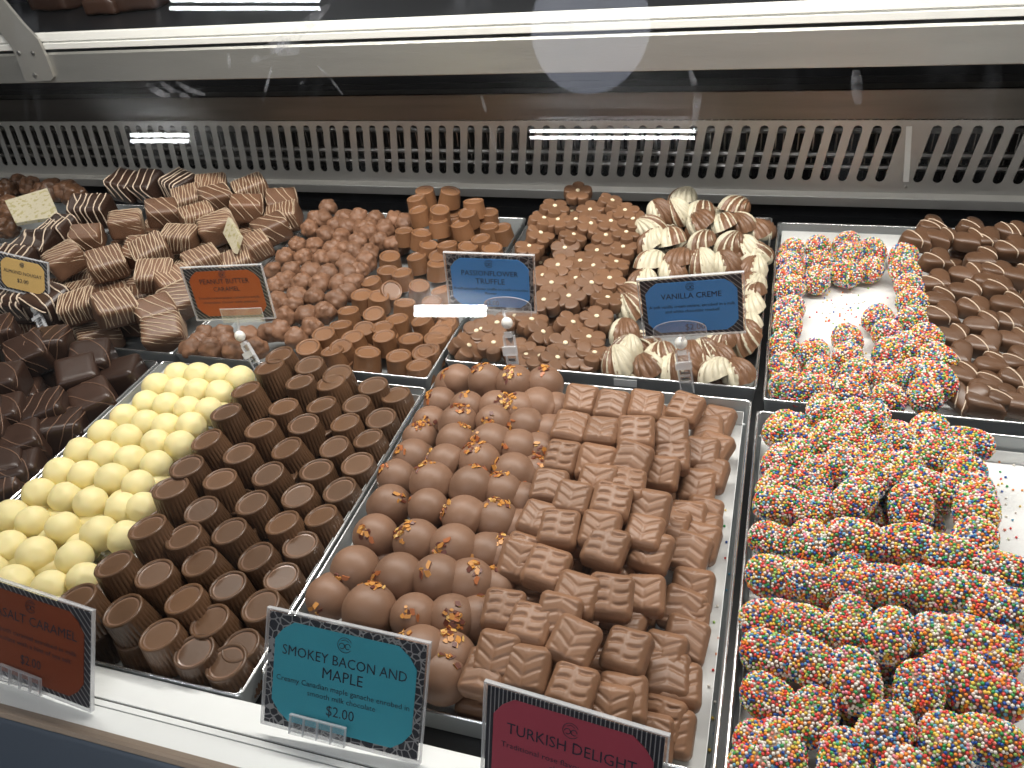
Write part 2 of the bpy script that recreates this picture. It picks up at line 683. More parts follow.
case = tag(empty('display_case', (0.15, 0, -0.95)), 'stainless refrigerated display case with sloping glass front holding the chocolate trays', 'display case')


def cpart(name, mb, mat, smooth=30):
    o = link(name, mb.mesh(name, mat, smooth), case)
    o.matrix_parent_inverse = Matrix.Translation(case.location).inverted()
    return o


cpart('case_floor', MB().box((XL, -0.45, -0.06), (XR, 0.47, -0.0262)), M['black'])
cpart('case_body', MB().box((XL, -0.44, -0.95), (XR, 0.50, -0.06)), M['black'])
led = cpart('ledge', MB().along_x([(-0.3692, -0.026), (-0.3692, -0.0022), (-0.3697, -0.0016), (-0.3898, -0.0016), (-0.3898, -0.026)], XL, XR)
            .along_x([(-0.3914, -0.026), (-0.3914, -0.0014), (-0.3950, -0.0014), (-0.3950, -0.026)], XL, XR)
            .along_x([(-0.3957, -0.026), (-0.3957, -0.0018), (-0.4095, -0.0030), (-0.4095, -0.026)], XL, XR), M['ledge'])
cpart('seam', MB().box((XL, -0.3957, -0.026), (XR, -0.3898, -0.0035)), M['groove'])
cpart('gasket', MB().along_x([(-0.4095, -0.03), (-0.4095, -0.0028), (-0.4122, -0.0035), (-0.4152, -0.0022), (-0.4176, -0.0035), (-0.4176, -0.03)], XL, XR), M['gasket'])
prof = [(-0.4176, -0.06), (-0.4176, -0.004)]
for k in range(9):
    a = R_(95 + k * 15)
    prof.append((-0.440 + 0.024 * math.cos(a - R_(0)) * 1.0, -0.030 + 0.026 * math.sin(a)))
prof += [(-0.470, -0.045), (-0.472, -0.06)]
cpart('bumper', MB().along_x(prof, XL, XR), M['bumper'], 60)
# sloping pane, 6 mm thick
gb = MB()
t = GN * 0.003
a0, a1 = GL0, GL0 + GUP * 0.80
gp = [(a0 - t), (a0 + t), (a1 + t), (a1 - t)]
gb.along_x([(p.y, p.z) for p in gp], XL, XR)
cpart('front_glass', gb, M['glass'], 0)
# greasy finger marks on the outside of the pane
def on_pane(px, py):
    d = ray(px, py)
    o = GL0 + GN * .00325
    return CAM + d * ((o - CAM).dot(GN) / d.dot(GN))


for path, wpx in (([(252, 62), (268, 50), (290, 38), (312, 20), (330, 4)], 7), ([(276, 52), (288, 46), (300, 50)], 9), ([(262, 40), (259, 52)], 5), ([(146, 84), (158, 92), (172, 98)], 3.5),
                  ([(160, 82), (174, 92), (190, 98)], 3), ([(176, 82), (190, 90), (205, 95)], 2.5), ([(318, 66), (330, 78), (343, 95)], 1.3), ([(478, 84), (486, 112), (496, 150)], 1.6),
                  ([(272, 66), (266, 88), (262, 104)], 1.6), ([(228, 52), (230, 68)], 1.5), ([(300, 84), (312, 74)], 1.4), ([(690, 70), (698, 96), (694, 130)], 4), ([(856, 70), (858, 104)], 6)):
    fm = MB()
    P = []
    for i in range(len(path) - 1):
        for k in range(5):
            q = k / 5
            P.append((path[i][0] * (1 - q) + path[i + 1][0] * q, path[i][1] * (1 - q) + path[i + 1][1] * q))
    P.append(path[-1])
    vs = []
    for i, (x_, y_) in enumerate(P):
        a_, b_ = P[max(0, i - 1)], P[min(len(P) - 1, i + 1)]
        dx_, dy_ = b_[0] - a_[0], b_[1] - a_[1]
        l_ = math.hypot(dx_, dy_)
        ww = wpx * (math.sin(math.pi * (i + .6) / (len(P) + .2)) ** .5)
        vs += [on_pane(x_ - dy_ / l_ * ww, y_ + dx_ / l_ * ww), on_pane(x_ + dy_ / l_ * ww, y_ - dx_ / l_ * ww)]
    fm.add(vs, [(2 * i, 2 * i + 1, 2 * i + 3, 2 * i + 2) for i in range(len(P) - 1)])
    cpart('finger_mark', fm, M['smear'], 0)
cpart('back_lining', MB().box((XL, 0.475, -0.06), (XR, 0.49, 0.60)).box((XL, 0.405, -0.0262), (XR, 0.475, -0.012)), M['black'])
cpart('back_panel', MB().box((XL, 0.420, 0.1055), (XR, 0.4215, 0.1405)).box((XL, 0.420, 0.139), (XR, 0.44, 0.1405)), M['bronze_steel'])
# slotted air grille: one sheet with cut-out slots
gy = 0.420
gz_t, gz_b = 0.1045, 0.0145
cu = bpy.data.curves.new('grille_outline', 'CURVE')
cu.dimensions = '2D'
cu.fill_mode = 'BOTH'
cu.extrude = 0.0006


def poly(c, P):
    s = c.splines.new('POLY')
    s.points.add(len(P) - 1)
    for q, (x, y) in zip(s.points, P):
        q.co = (x, y, 0, 1)
    s.use_cyclic_u = True


poly(cu, [(XL, gz_b), (XR, gz_b), (XR, gz_t), (XL, gz_t)])
sl_t, sl_b = 0.0985, 0.0285
slant = -0.125 * (sl_t - sl_b)                # the slots lean a little
xa = on_y(40, 140, gy).x
xb = on_y(838, 150, gy).x
pitch = 0.0212
nslot = int(round((XR - XL) / pitch))
seam_x = on_y(908, 152, gy).x
k0 = math.floor((XL - seam_x) / pitch) + 1
hw = 0.0054
for k in range(k0, 400):
    x = seam_x + k * pitch
    if x > XR - 0.02:
        break
    if x < XL + 0.02 or k == 0:
        continue
    P = []
    for j in range(7):
        a = math.pi * j / 6
        P.append((x + hw * math.cos(a) - slant / 2, sl_t - hw + hw * math.sin(a)))
    for j in range(7):
        a = math.pi + math.pi * j / 6
        P.append((x + hw * math.cos(a) + slant / 2, sl_b + hw + hw * math.sin(a)))
    poly(cu, P)
tmp = bpy.data.objects.new('grille_tmp', cu)
COL.objects.link(tmp)
dg = bpy.context.evaluated_depsgraph_get()
gm = bpy.data.meshes.new_from_object(tmp.evaluated_get(dg))
bpy.data.objects.remove(tmp)
gm.materials.clear()
gm.materials.append(M['grille_steel'])
gm.transform(Matrix.Translation((0, gy, 0)) @ Matrix.Rotation(R_(90), 4, 'X'))
gm.name = 'air_grille'
go = link('air_grille', gm, case)
go.matrix_parent_inverse = Matrix.Translation(case.location).inverted()
# folded lip under the grille
lip = MB().along_x([(0.4205, 0.0150), (0.4150, 0.0145), (0.4085, 0.0128), (0.4080, 0.0118), (0.4080, 0.0005), (0.4088, 0.0), (0.4095, 0.0005),
                    (0.4095, 0.0118), (0.4205, 0.0135)], XL, XR)
cpart('grille_lip', lip, M['grille_steel'], 20)
cv = MB().box((seam_x - 0.0032, gy - 0.0014, sl_b + 0.001), (seam_x + 0.0032, gy - 0.0007, sl_t - 0.001))
cv.v = [(x - 0.125 * (z - 0.0635) * 1.0 * -1 * -1, y, z) for x, y, z in cv.v]
cpart('cover_strip', cv, M['profile'])
sc_ = MB().lathe([(0.0022, 0), (0.0022, 0.0006), (0.0014, 0.0011), (0.0004, 0.0012)], 12)
sm = sc_.mesh('screw', M['screw'])
sm.transform(Matrix.Rotation(R_(90), 4, 'X'))
s_ = link('screw', sm, case)
s_.matrix_parent_inverse = Matrix.Translation(case.location).inverted()
s_.location = (seam_x + 0.005, gy - 0.0008, 0.0225)
# evaporator pipes and fins behind the slots
ev = MB()
for z in (0.036, 0.052, 0.083):
    ev.tube([(XL, 0.447, z), (XR, 0.447, z)], 0.0045, 8)
x = XL
while x < XR:
    ev.box((x, 0.452, 0.02), (x + 0.0012, 0.470, 0.10))
    x += 0.009
cpart('evaporator_coil', ev, M['screw'])
cpart('duct', MB().box((XL, 0.471, 0.0), (XR, 0.4745, 0.139)).box((XL, 0.424, 0.0), (XR, 0.474, 0.004)), M['cavity'])

# upper shelf with its steel front rail
YS = 0.25


def zs(py):
    return on_y(512, py, YS).z


z_rb, z_rt = zs(74), zs(38.0)
shelf = tag(empty('upper_shelf', (0.15, YS, z_rb)), 'brushed steel fronted upper shelf with pale edge strip above the trays', 'shelf')


def spart(name, mb, mat, smooth=30, par=None):
    o = link(name, mb.mesh(name, mat, smooth), par or shelf)
    o.matrix_parent_inverse = Matrix.Translation((par or shelf).location).inverted()
    return o


spart('rail', MB().along_x([(YS, z_rb + .001), (YS + .001, z_rb), (YS + .018, z_rb), (YS + .018, z_rt), (YS + .0025, z_rt), (YS, z_rt - .0022)], XL, XR), M['rail_steel'], 25)
z0, z1, z2, z3 = zs(34.5), zs(27), zs(24.5), zs(15)
spart('edge_strip', MB().along_x([(YS + .003, z0), (YS + .001, z0 + .001), (YS + .0005, z1), (YS + .003, z1 + .0006), (YS + .003, z2), (YS + .001, z2 + .0006),
                                  (YS + .0015, z3), (YS + .006, z3 + .0008), (YS + .010, z3), (YS + .010, z0)], XL, XR), M['profile'], 25)
spart('shelf_board', MB().box((XL, YS + .010, z_rt + .002), (XR, 0.474, z3 - .004)).box((XL, YS + .004, z_rt - .004), (XR, YS + .012, z0 + .002)), M['black'])
# LED strip below the shelf, as such cases have
spart('led_strip', MB().box((XL + .05, YS + .022, z_rb + .004), (XR - .05, YS + .034, z_rb + .009)), M['led'], 0)

# bracket bolted to the rail
YB = YS - 0.004
bp = [(0, -22), (3, 0), (22, 23), (38, 40), (46, 57), (53.5, 77), (51, 80.5), (27, 82), (24.5, 79), (18, 62), (11, 46), (-4, 28), (-25, 10), (-30, -22)]
br = MB().prism([(on_y(px, py, YB).x, on_y(px, py, YB).z) for px, py in bp], YB, YB + .0038)
bo = link('shelf_bracket', br.mesh('shelf_bracket', M['bracket'], 30))
tag(bo, 'curved grey metal bracket screwed to the shelf rail', 'bracket')
for px, py in ((19, 53), (33, 53), (35, 75)):
    p = on_y(px, py, YB)
    s2 = link('screw', sm, bo)
    s2.location = (p.x, YB - .0002, p.z)
    s2.scale = (1.25, 1.25, 1.25)

# what stands on the upper shelf, cut by the top of the photo
for i, (px, w, tt) in enumerate(((62, .075, 'nearest the curved bracket'), (112, .05, 'second from the curved bracket'), (146, .06, 'third from the curved bracket'))):
    p = on_z(px, 8 if i != 1 else 12, z3 - .004)
    v, f = rounded_box(w, .05, .022, .006, 8, lambda P: P + np.outer(lump(P * 90, 40 + i, 1.0), [0.0, 0.0, .002]))
    b = MB().add(v, f)
    o = link('chocolate_bark', b.mesh('chocolate_bark', M['dark'], 60))
    o.location = (p.x, max(p.y, YS + .045), z3 - .004 + .0115)
    o.rotation_euler = (0, 0, R_(10 * i - 8))
    tag(o, f'dark slab of chocolate lying on the upper shelf, {tt}', 'chocolate', 'slabs on the upper shelf')
    dr = MB()
    for k in range(4):
        xx = -w / 2 + w * (k + .6) / 4.3
        dr.tube([(xx, -.021, .0112), (xx + .004, 0, .0115), (xx - .002, .021, .0112)], .0009, 5)
    link('drizzle', dr.mesh('drizzle', M['drizzle_tan']), o)

# ------------------------------------------------------------------ trays
TR = {
    'clusters': (-0.3095, -0.0087, -0.0156, 0.3468),
    'shells': (-0.0030, 0.3028, 0.0171, 0.3707),
    'sprinkle_back': (0.3089, 0.609, 0.0026, 0.359),
    'truffles': (-0.3150, -0.0030, -0.3686, -0.0288),
    'bacon': (0.0, 0.300, -0.3497, 0.0),
    'sprinkle_front': (0.3044, 0.6045, -0.366, -0.0137),
    'nougat': (-0.6150, -0.3125, -0.0156, 0.345),
    'squares': (-0.6190, -0.3185, -0.3682, -0.0300),
    'nuts': (-0.9200, -0.6180, -0.0156, 0.345),
}
FLOOR = -0.025


def make_tray(key, label, liner=None, liner_h=0.0, wall=None):
    x0, x1, y0, y1 = TR[key]
    cx, cy = (x0 + x1) / 2, (y0 + y1) / 2
    a, b = (x1 - x0) / 2, (y1 - y0) / 2

    def ring(dx, z, rc=0.004):
        A, B = a + dx, b + dx
        P = []
        for qx, qy, s in ((1, 1, 0), (-1, 1, 90), (-1, -1, 180), (1, -1, 270)):
            for k in range(4):
                t = R_(s + 30 * k)
                P.append((qx * (A - rc) + rc * math.cos(t), qy * (B - rc) + rc * math.sin(t), z))
        return P
    rings = [ring(-.0055, FLOOR), ring(-.0035, FLOOR + .0014), ring(-.0022, -.0012), ring(-.0018, -.0001), ring(-.0008, .0004), ring(0, -.0002), ring(0, -.0026), ring(-.0006, -.0028),
             ring(-.0008, -.0022), ring(-.0030, FLOOR + .0006), ring(-.0050, FLOOR - .0008)]
    m = MB()
    n = len(rings[0])
    vs = [p for r in rings for p in r]
    fs = []
    for i in range(len(rings) - 1):
        for k in range(n):
            k2 = (k + 1) % n
            fs.append((i * n + k, (i + 1) * n + k, (i + 1) * n + k2, i * n + k2))
    fs.append(tuple(range(n)))
    fs.append(tuple((len(rings) - 1) * n + k for k in range(n - 1, -1, -1)))
    m.add(vs, fs)
    o = link('steel_tray', m.mesh('steel_tray', M['steel'], 40))
    o.location = (cx, cy, 0)
    tag(o, label, 'tray', 'steel trays in the case')
    rm = MB()
    rr = [ring(-.0020, .0002), ring(-.0014, .0009), ring(-.0006, .0009), ring(.0001, .0001)]
    vs = [p for r in rr for p in r]
    fs = []
    for i in range(3):
        for k in range(n):
            k2 = (k + 1) % n
            fs.append((i * n + k, (i + 1) * n + k, (i + 1) * n + k2, i * n + k2))
    rm.add(vs, fs)
    link('rim', rm.mesh('rim', M['rim_steel'], 60), o)
    if liner:
        lm = MB()
        A, B = a - .0062, b - .0062
        lm.box((-A, -B, FLOOR + .0002), (A, B, FLOOR + .0006))
        if liner_h:
            lm.box((-A, B - .0004, FLOOR + .0006), (A, B, FLOOR + liner_h))
            lm.box((A - .0004, -B, FLOOR + .0006), (A, B, FLOOR + liner_h))
            lm.box((-A, -B, FLOOR + .0006), (-A + .0004, B, FLOOR + liner_h))
        link('paper_liner', lm.mesh('paper_liner', M['paper'], 0), o)
    return o


make_tray('clusters', 'steel tray of milk chocolate clusters and smooth cups behind the caramel sign')
t_sh = make_tray('shells', 'steel tray of flower chocolates and two-tone shells with blue signs')
make_tray('sprinkle_back', 'steel tray of sprinkled balls and milk chocolate hearts under the grille', True, .017)
make_tray('truffles', 'white-lined steel tray of white truffles and ribbed chocolate cups', True, .020)
make_tray('bacon', 'white-lined steel tray of bacon balls and leaf-patterned squares', True, .016)
make_tray('sprinkle_front', 'white-lined steel tray heaped with sprinkle-coated logs', True, .013)
make_tray('nougat', 'steel tray of drizzled nougat blocks behind the almond sign')
make_tray('squares', 'steel tray of plain dark chocolate blocks beside the white truffles')
make_tray('nuts', 'steel tray of nut clusters at the end by the almond sign')
# small plain white rectangle on the shell tray's front wall
p0, p1 = on_y(613.5, 376.5, .0165), on_y(637, 388, .0165)
st = link('white_patch', MB().box((p0.x - (TR['shells'][0] + TR['shells'][1]) / 2, -.1768 - .0006, -.0105), (p1.x - (TR['shells'][0] + TR['shells'][1]) / 2, -.1768 - .0002, -.0025)).mesh('white_patch', M['ledge'], 0), t_sh)


# ------------------------------------------------------- one mesh of each kind
def cup_mesh(R0, R1, H, nf, amp, mat, mat_top, name):
    b = MB()
    prof = [(R0 * .93, 0), (R0, .0006)]
    for k in range(1, 7):
        t = k / 6
        prof.append((R0 + (R1 - R0) * t ** .9, .0006 + (H - .0034) * t))
    ns = len(prof)
    prof += [(R1 + .0001, H - .0018), (R1 + .00005, H - .0008), (R1 - .0005, H - .0001), (R1 - .0014, H), (R1 - .0023, H - .0004), (R1 - .0028, H - .0014)]

    def fl(t, i, r):
        if 1 <= i < ns - 1:
            return r * (1 + amp * (abs(math.sin(nf * t / 2)) - .6))
        return r
    b.lathe(prof, nf * 4, fl)
    me = b.mesh(name, mat, 50)
    r = R1 - .0028
    d = MB().lathe([(r, H - .0028), (r, H - .0013), (r * .9, H - .0014), (r * .7, H - .0018), (r * .4, H - .0022), (r * .05, H - .0024)], 32)
    return me, [('top_disc', d.mesh('top_disc', mat_top, 60), None)]


CUPS = [cup_mesh(.0166, .0146, .0290, 30, .055, M['cup'], M['cup_top'], 'ribbed_cup')]
MCUPS = [cup_mesh(.0140, .0122, .0208, 22, .012, M['milk_cup'], M['cup_top'], 'smooth_cup')]


def ball_mesh(name, r, seed, mat, amp, freq=2.2, sub=4, flat=0, foot=0.0):
    v, f = ico(sub)
    n = lump(v, seed, freq)
    p = v * (1 + amp * n)[:, None]
    g = np.random.default_rng(seed)
    for _ in range(flat):                       # small pressed facets and dents
        d = g.normal(size=3)
        d /= np.linalg.norm(d)
        h = p @ d
        lim = g.uniform(.90, .96)
        p = p - np.outer(np.maximum(h - lim, 0) * .85, d)
    if foot:                                   # a collar of set chocolate around the underside
        z = p[:, 2]
        rad = np.hypot(p[:, 0], p[:, 1])
        k = np.exp(-((z + .45) / .16) ** 2) * foot
        s = 1 + k
        p = np.c_[p[:, 0] * s, p[:, 1] * s, np.maximum(z, -.72)]
    return MB().add(p * r, f).mesh(name, mat, 180)


TRUF = [(ball_mesh('white_truffle', .0143, 50 + i, M['white_choc'], .022, 2.0, 4, 7), []) for i in range(5)]


def crumb_mesh(seed, r, n, spread):
    g = np.random.default_rng(seed)
    b = MB()
    for k in range(n):
        a, q = g.uniform(0, 6.28), g.uniform(0, spread) ** .8 * spread ** .2
        d = Vector((math.sin(q) * math.cos(a), math.sin(q) * math.sin(a), math.cos(q)))
        t1 = d.orthogonal().normalized()
        t1 = Matrix.Rotation(g.uniform(0, 6.28), 3, d) @ t1
        t2 = d.cross(t1)
        w, h, th = g.uniform(.0012, .0036), g.uniform(.0009, .0024), g.uniform(.0003, .0010)
        tl = g.uniform(-.5, .5)
        c = d * (r * 1.0)
        dn = (d + t1 * tl).normalized()
        t1b = (t1 - dn * t1.dot(dn)).normalized()
        vs = []
        for zz in (-.6, 1):
            for (sx, sy) in ((-1, -.7), (.6, -1), (1, .5), (-.2, 1), (-.9, .4)):
                vs.append(c + dn * (th * zz) + t1b * (w * sx * g.uniform(.7, 1)) + t2 * (h * sy * g.uniform(.7, 1)))
        b.add(vs, [(4, 3, 2, 1, 0), (5, 6, 7, 8, 9), (0, 1, 6, 5), (1, 2, 7, 6), (2, 3, 8, 7), (3, 4, 9, 8), (4, 0, 5, 9)])
    return b.mesh('bacon_crumbs', M['crumb'], 30)


BACON = []
for i in range(6):
    BACON.append((ball_mesh('bacon_ball', .0170, 70 + i, M['milk_matte'], .010, 1.6, 4, 0, (.0, .10, .07, .0, .12, .05)[i]),
                  [('bacon_crumbs', crumb_mesh(80 + i, .0170, (22, 8, 26, 14, 5, 20)[i], (.5, .4, .55, .45, .35, .65)[i]), 'stuff')]))


# leaf-patterned squares
def leaf_square(kind, seed):
    S = (.0300, .0315, .0155)

    def fn(P):
        P = P.copy()
        top = np.clip((P[:, 2] - S[2] / 2 + .0016) / .0014, 0, 1)
        x, y = P[:, 0] / (S[0] / 2), P[:, 1] / (S[1] / 2)
        m = np.clip((.82 - np.maximum(abs(x), abs(y))) / .16, 0, 1) * top
        if kind == 0:      # veins branching up from a central stem
            ph = (y - abs(x) * .75 + .25 * x * x) * 12.0
            d = -1.5 * np.maximum(0, np.sin(ph)) ** 3 * np.clip(abs(x) / .10, 0, 1) * np.clip((y + .75) / .3, 0, 1) + .35
            stem = np.exp(-(x / .07) ** 2)
            h = .00075 * d - .0009 * stem * np.clip(-(y - .5) / .4, 0, 1) + .0003
        elif kind == 1:    # short bars on either side of the middle line
            d = -1.6 * np.maximum(0, np.sin((y + .07 * np.sin(x * 5)) * 12.5 + .4)) ** 2 + .4
            h = .0011 * d * np.clip((abs(x) - .08) / .12, 0, 1) + .0003 * np.exp(-(x / .05) ** 2)
        else:              # fan of softer strokes
            ph = (y * 11 + abs(x) * 4.0)
            h = .0008 * (.35 - 1.3 * np.maximum(0, np.sin(ph)) ** 2) * np.clip(abs(x) / .10, .1, 1)
        P[:, 2] += m * h * .95
        P[:, 2] += top * .0012 * (1 - .5 * (x ** 2 + y ** 2))
        n = lump(P / .016, seed, .8, 2)
        return P * (1 + .012 * n)[:, None]
    v, f = rounded_box(*S, .0054, 40, fn)
    return MB().add(v, f).mesh('leaf_square', M['ridge'], 180)


LEAF = [(leaf_square(k, 90 + k), []) for k in (0, 1, 2)]


def drizzle(sx, sy, sz, r, n, rad, mat, seed, ang=0.0, wob=.0007, down=.8, name='drizzle'):
    g = np.random.default_rng(seed)
    b = MB()
    hx, hy, hz = sx / 2, sy / 2, sz / 2
    L = math.hypot(hx, hy)
    ca, sa = math.cos(ang), math.sin(ang)
    for k in range(n):
        u = (-1 + 2 * (k + .5 + g.uniform(-.25, .25)) / n) * (abs(hx * ca) + abs(hy * sa)) * .97
        P = []
        for j in range(41):
            w = (-1 + 2 * j / 40) * (L + hz * 2 * down)
            uu = u + wob * math.sin(w * 160 + g.uniform(-.15, .15) + k * 1.7)
            x, y = uu * ca - w * sa, uu * sa + w * ca
            # fold what reaches past the top over the sides
            ex, ey = max(0, abs(x) - hx), max(0, abs(y) - hy)
            if ex > hz * 2 * down or ey > hz * 2 * down or (ex > .0005 and ey > .0005 and ex + ey > .006):
                if P:
                    break
                continue
            z = hz - max(ex, ey)
            q = np.array([max(-hx, min(hx, x)), max(-hy, min(hy, y)), z])
            c = np.clip(q, [-hx + r, -hy + r, -hz + r], [hx - r, hy - r, hz - r])
            d = q - c
            l = np.linalg.norm(d)
            if l > 1e-9:
                q = c + d / l * r
            P.append(q)
        if len(P) > 4:
            b.tube(P, [rad * (.75 + .5 * abs(math.sin(j * .35 + k))) for j in range(len(P))], 6)
    return b.mesh(name, mat, 180)


def block(name, S, r, mat, seed, n, rad, dm, ang, lumpy=.02, **kw):
    v, f = rounded_box(*S, r, 12, lambda P: P * (1 + lumpy * lump(P / (S[0] * .5), seed, .8, 3))[:, None])
    ch = [('drizzle', drizzle(*S, r, n, rad, dm, seed, ang, **kw), None)] if n else []
    return MB().add(v, f).mesh(name, mat, 180), ch


NG = (.046, .038, .032)
NOUG = [block('nougat_block', NG, .0062, M['nougat'], 100 + i, (11, 12, 10, 5)[i], (.00062, .00066, .0006, .0006)[i], M['drizzle_tan'], R_((8, -10, 62, 30)[i]), .03) for i in range(4)]
DNG = [block('nougat_block', (.047, .042, .036), .0055, M['dark'], 110 + i, (5, 5, 4)[i], .00085, M['drizzle_pale'], R_((5, 75, 20)[i]), .02) for i in range(3)]
SQ = [block('dark_block', (.0415, .0415, .033), .0055, M['dark'], 120 + i, (4, 5, 2, 0)[i], .0005, M['drizzle_brown'], R_((25, -20, 40, 0)[i]), .02) for i in range(4)]


# sprinkle-coated logs
def log_mesh(seed, L, r, bare):
    v, f = ico(4)
    p = v.copy()
    p[:, 0] = np.sign(p[:, 0]) * np.abs(p[:, 0]) ** .85 * (L / 2)
    s = np.sqrt(np.maximum(0, 1 - np.abs(v[:, 0]) ** 2.6))
    rad = np.hypot(v[:, 1], v[:, 2])
    k = np.where(rad > 1e-6, s / np.maximum(rad, 1e-6), 0) * r
    bend = .0015 * np.sin(p[:, 0] / L * 3 + seed)
    p = np.c_[p[:, 0], v[:, 1] * k + bend, v[:, 2] * k]
    p *= (1 + .03 * lump(v, seed, 1.4, 2))[:, None]
    core = MB().add(p, f).mesh('sprinkle_log', M['milk'], 180)
    # beads laid over the surface by dart throwing
    g = np.random.default_rng(seed)
    tri = np.array(f)
    a, b_, c = p[tri[:, 0]], p[tri[:, 1]], p[tri[:, 2]]
    ar = np.linalg.norm(np.cross(b_ - a, c - a), axis=1)
    N = 8000
    ti = g.choice(len(tri), N, p=ar / ar.sum())
    u, w = g.random(N), g.random(N)
    fl = u + w > 1
    u[fl], w[fl] = 1 - u[fl], 1 - w[fl]
    q = a[ti] + (b_ - a)[ti] * u[:, None] + (c - a)[ti] * w[:, None]
    keep = []
    grid = {}
    md = .00172
    cell = md
    for i in range(N):
        kk = tuple((q[i] // cell).astype(int))
        ok = True
        for dx in (-1, 0, 1):
            for dy in (-1, 0, 1):
                for dz_ in (-1, 0, 1):
                    for j in grid.get((kk[0] + dx, kk[1] + dy, kk[2] + dz_), ()):
                        if ((q[i] - q[j]) ** 2).sum() < md * md:
                            ok = False
                            break
                    if not ok:
                        break
                if not ok:
                    break
            if not ok:
                break
        if bare and np.linalg.norm(q[i] - np.array([L * .36, -r * .3, r * .62])) < .0085:
            ok = False
        if ok:
            keep.append(i)
            grid.setdefault(kk, []).append(i)
    iv, jf = ico(1)
    m = MB()
    for i in keep:
        rr = g.uniform(.00108, .00132)
        nrm = q[i] / np.linalg.norm(q[i])
        m.add(iv * rr + q[i] + nrm * rr * g.uniform(.1, .5), jf)
    return core, [('nonpareils', m.mesh('nonpareils', M['beads'], 180), 'stuff')]


LOGS = [log_mesh(130 + i, L, r, bare) for i, (L, r, bare) in enumerate(((.039, .0142, 0), (.041, .0140, 0), (.037, .0146, 0), (.039, .0141, 1)))]
BEADBALL = [log_mesh(140 + i, L, r, bare) for i, (L, r, bare) in enumerate(((.034, .0146, 0), (.036, .0142, 0), (.034, .0144, 1)))]


# seashells in two chocolates: fan ribs running out from the hinge
def shell_mesh(seed, side, stripe):
    nu, nv = 104, 24
    a, bw, h = .0200, .0172, .0178
    vs, fb, fw = [], [], []
    for j in range(nv + 1):
        t = j / nv                                  # 0 rim .. 1 crown
        for i in range(nu):
            th = 2 * math.pi * i / nu
            e = math.cos(t * math.pi / 2) ** .8
            z = h * math.sin(t * math.pi / 2) ** .9
            x, y = a * e * math.cos(th), bw * e * math.sin(th)
            x += .0035 * (z / h) * -1
            ang = math.atan2(y, x + a * 1.02)
            rib = abs(math.cos(ang * 13))
            amp = .13 * (1 - math.exp(-((x + a) / .008) ** 2)) * min(1, 3 * (z / h + .15))
            k = 1 - amp * (1 - rib) + .0
            vs.append((x * k, y * k, z * k))
    for j in range(nv):
        for i in range(nu):
            i2 = (i + 1) % nu
            q = (j * nu + i, j * nu + i2, (j + 1) * nu + i2, (j + 1) * nu + i)
            c = np.mean([vs[k] for k in q], axis=0)
            ang = math.atan2(c[1], c[0] + a * 1.02)
            s = ang * side + (.25 if stripe else 0) + .04 * math.sin(c[0] * 900 + seed)
            white = s > .26
            if not white and s > -.45:
                white = stripe and abs(math.cos(ang * 13)) > .93
            (fw if white else fb).append(q)
    fb.append(tuple(range(nu - 1, -1, -1)))
    mb = MB().add(vs, fb).mesh('seashell', M['milk'], 70)
    # the pale half is a mesh of its own
    used = sorted({k for q in fw for k in q})
    re = {k: n for n, k in enumerate(used)}
    mw_ = MB().add([tuple(np.array(vs[k]) * 1.004) for k in used], [tuple(re[k] for k in q) for q in fw]).mesh('white_half', M['ivory'], 70)
    return mb, [('white_half', mw_, None)]


SHELL = [shell_mesh(1, 1, 0), shell_mesh(2, -1, 0), shell_mesh(3, 1, 1), shell_mesh(4, -1, 1)]


# five-petalled flowers with a cream dot
def flower_mesh(seed):
    nth = 100
    R, H = .0170, .0112
    P = []
    for (f, z, dome) in ((.95, 0, 0), (.985, .0006, 0), (1.0, .004, 0), (.975, H - .0015, 0), (.955, H - .0005, 0), (.90, H, 0), (.72, H + .0003, 0), (.50, H - .0002, 0), (.28, H - .0004, 0), (.08, H - .0002, 0)):
        for k in range(nth):
            t = 2 * math.pi * k / nth
            c = abs(math.cos(2.5 * t))
            r = R * (.66 + .34 * c ** .48) * f
            zz = z
            if z > H * .8:
                zz -= .0011 * (1 - c ** .6) * (f ** 1.2)           # creases between the petals
                zz -= .0006 * math.exp(-((f - .72) / .18) ** 2) * c ** 2
            P.append((r * math.cos(t), r * math.sin(t), zz))
    n = nth
    fs = []
    for j in range(9):
        for k in range(n):
            k2 = (k + 1) % n
            fs.append((j * n + k, j * n + k2, (j + 1) * n + k2, (j + 1) * n + k))
    fs.append(tuple(range(n - 1, -1, -1)))
    fs.append(tuple(9 * n + k for k in range(n)))
    me = MB().add(P, fs).mesh('flower_chocolate', M['milk'], 45)
    v, f = ico(2)
    d = MB().add(v * np.array([.0025, .0025, .0012]) + np.array([0, 0, H + .0001]), f).mesh('cream_dot', M['almond'], 180)
    return me, [('cream_dot', d, None)]


FLOW = [flower_mesh(1)]


def cluster_mesh(name, r, seed, mat, knob=9, amp=.2, sub=4):
    v, f = ico(sub)
    g = np.random.default_rng(seed)
    d = np.ones(len(v)) * .86
    for _ in range(knob * 3):
        c = g.normal(size=3)
        c /= np.linalg.norm(c)
        ang = np.arccos(np.clip(v @ c, -1, 1))
        d = np.maximum(d, .86 + amp * g.uniform(.5, 1) * np.sqrt(np.maximum(0, 1 - (ang / g.uniform(.28, .5)) ** 2)))
    p = v * d[:, None]
    p[:, 2] = np.maximum(p[:, 2], -.65)
    return MB().add(p * r, f).mesh(name, mat, 180)


CLUS = [(cluster_mesh('nut_cluster', .0118, 150 + i, M['cluster']), []) for i in range(6)]
NUTS = [(cluster_mesh('nut_cluster', .024, 160 + i, M['nut'], 10, .38), []) for i in range(3)]


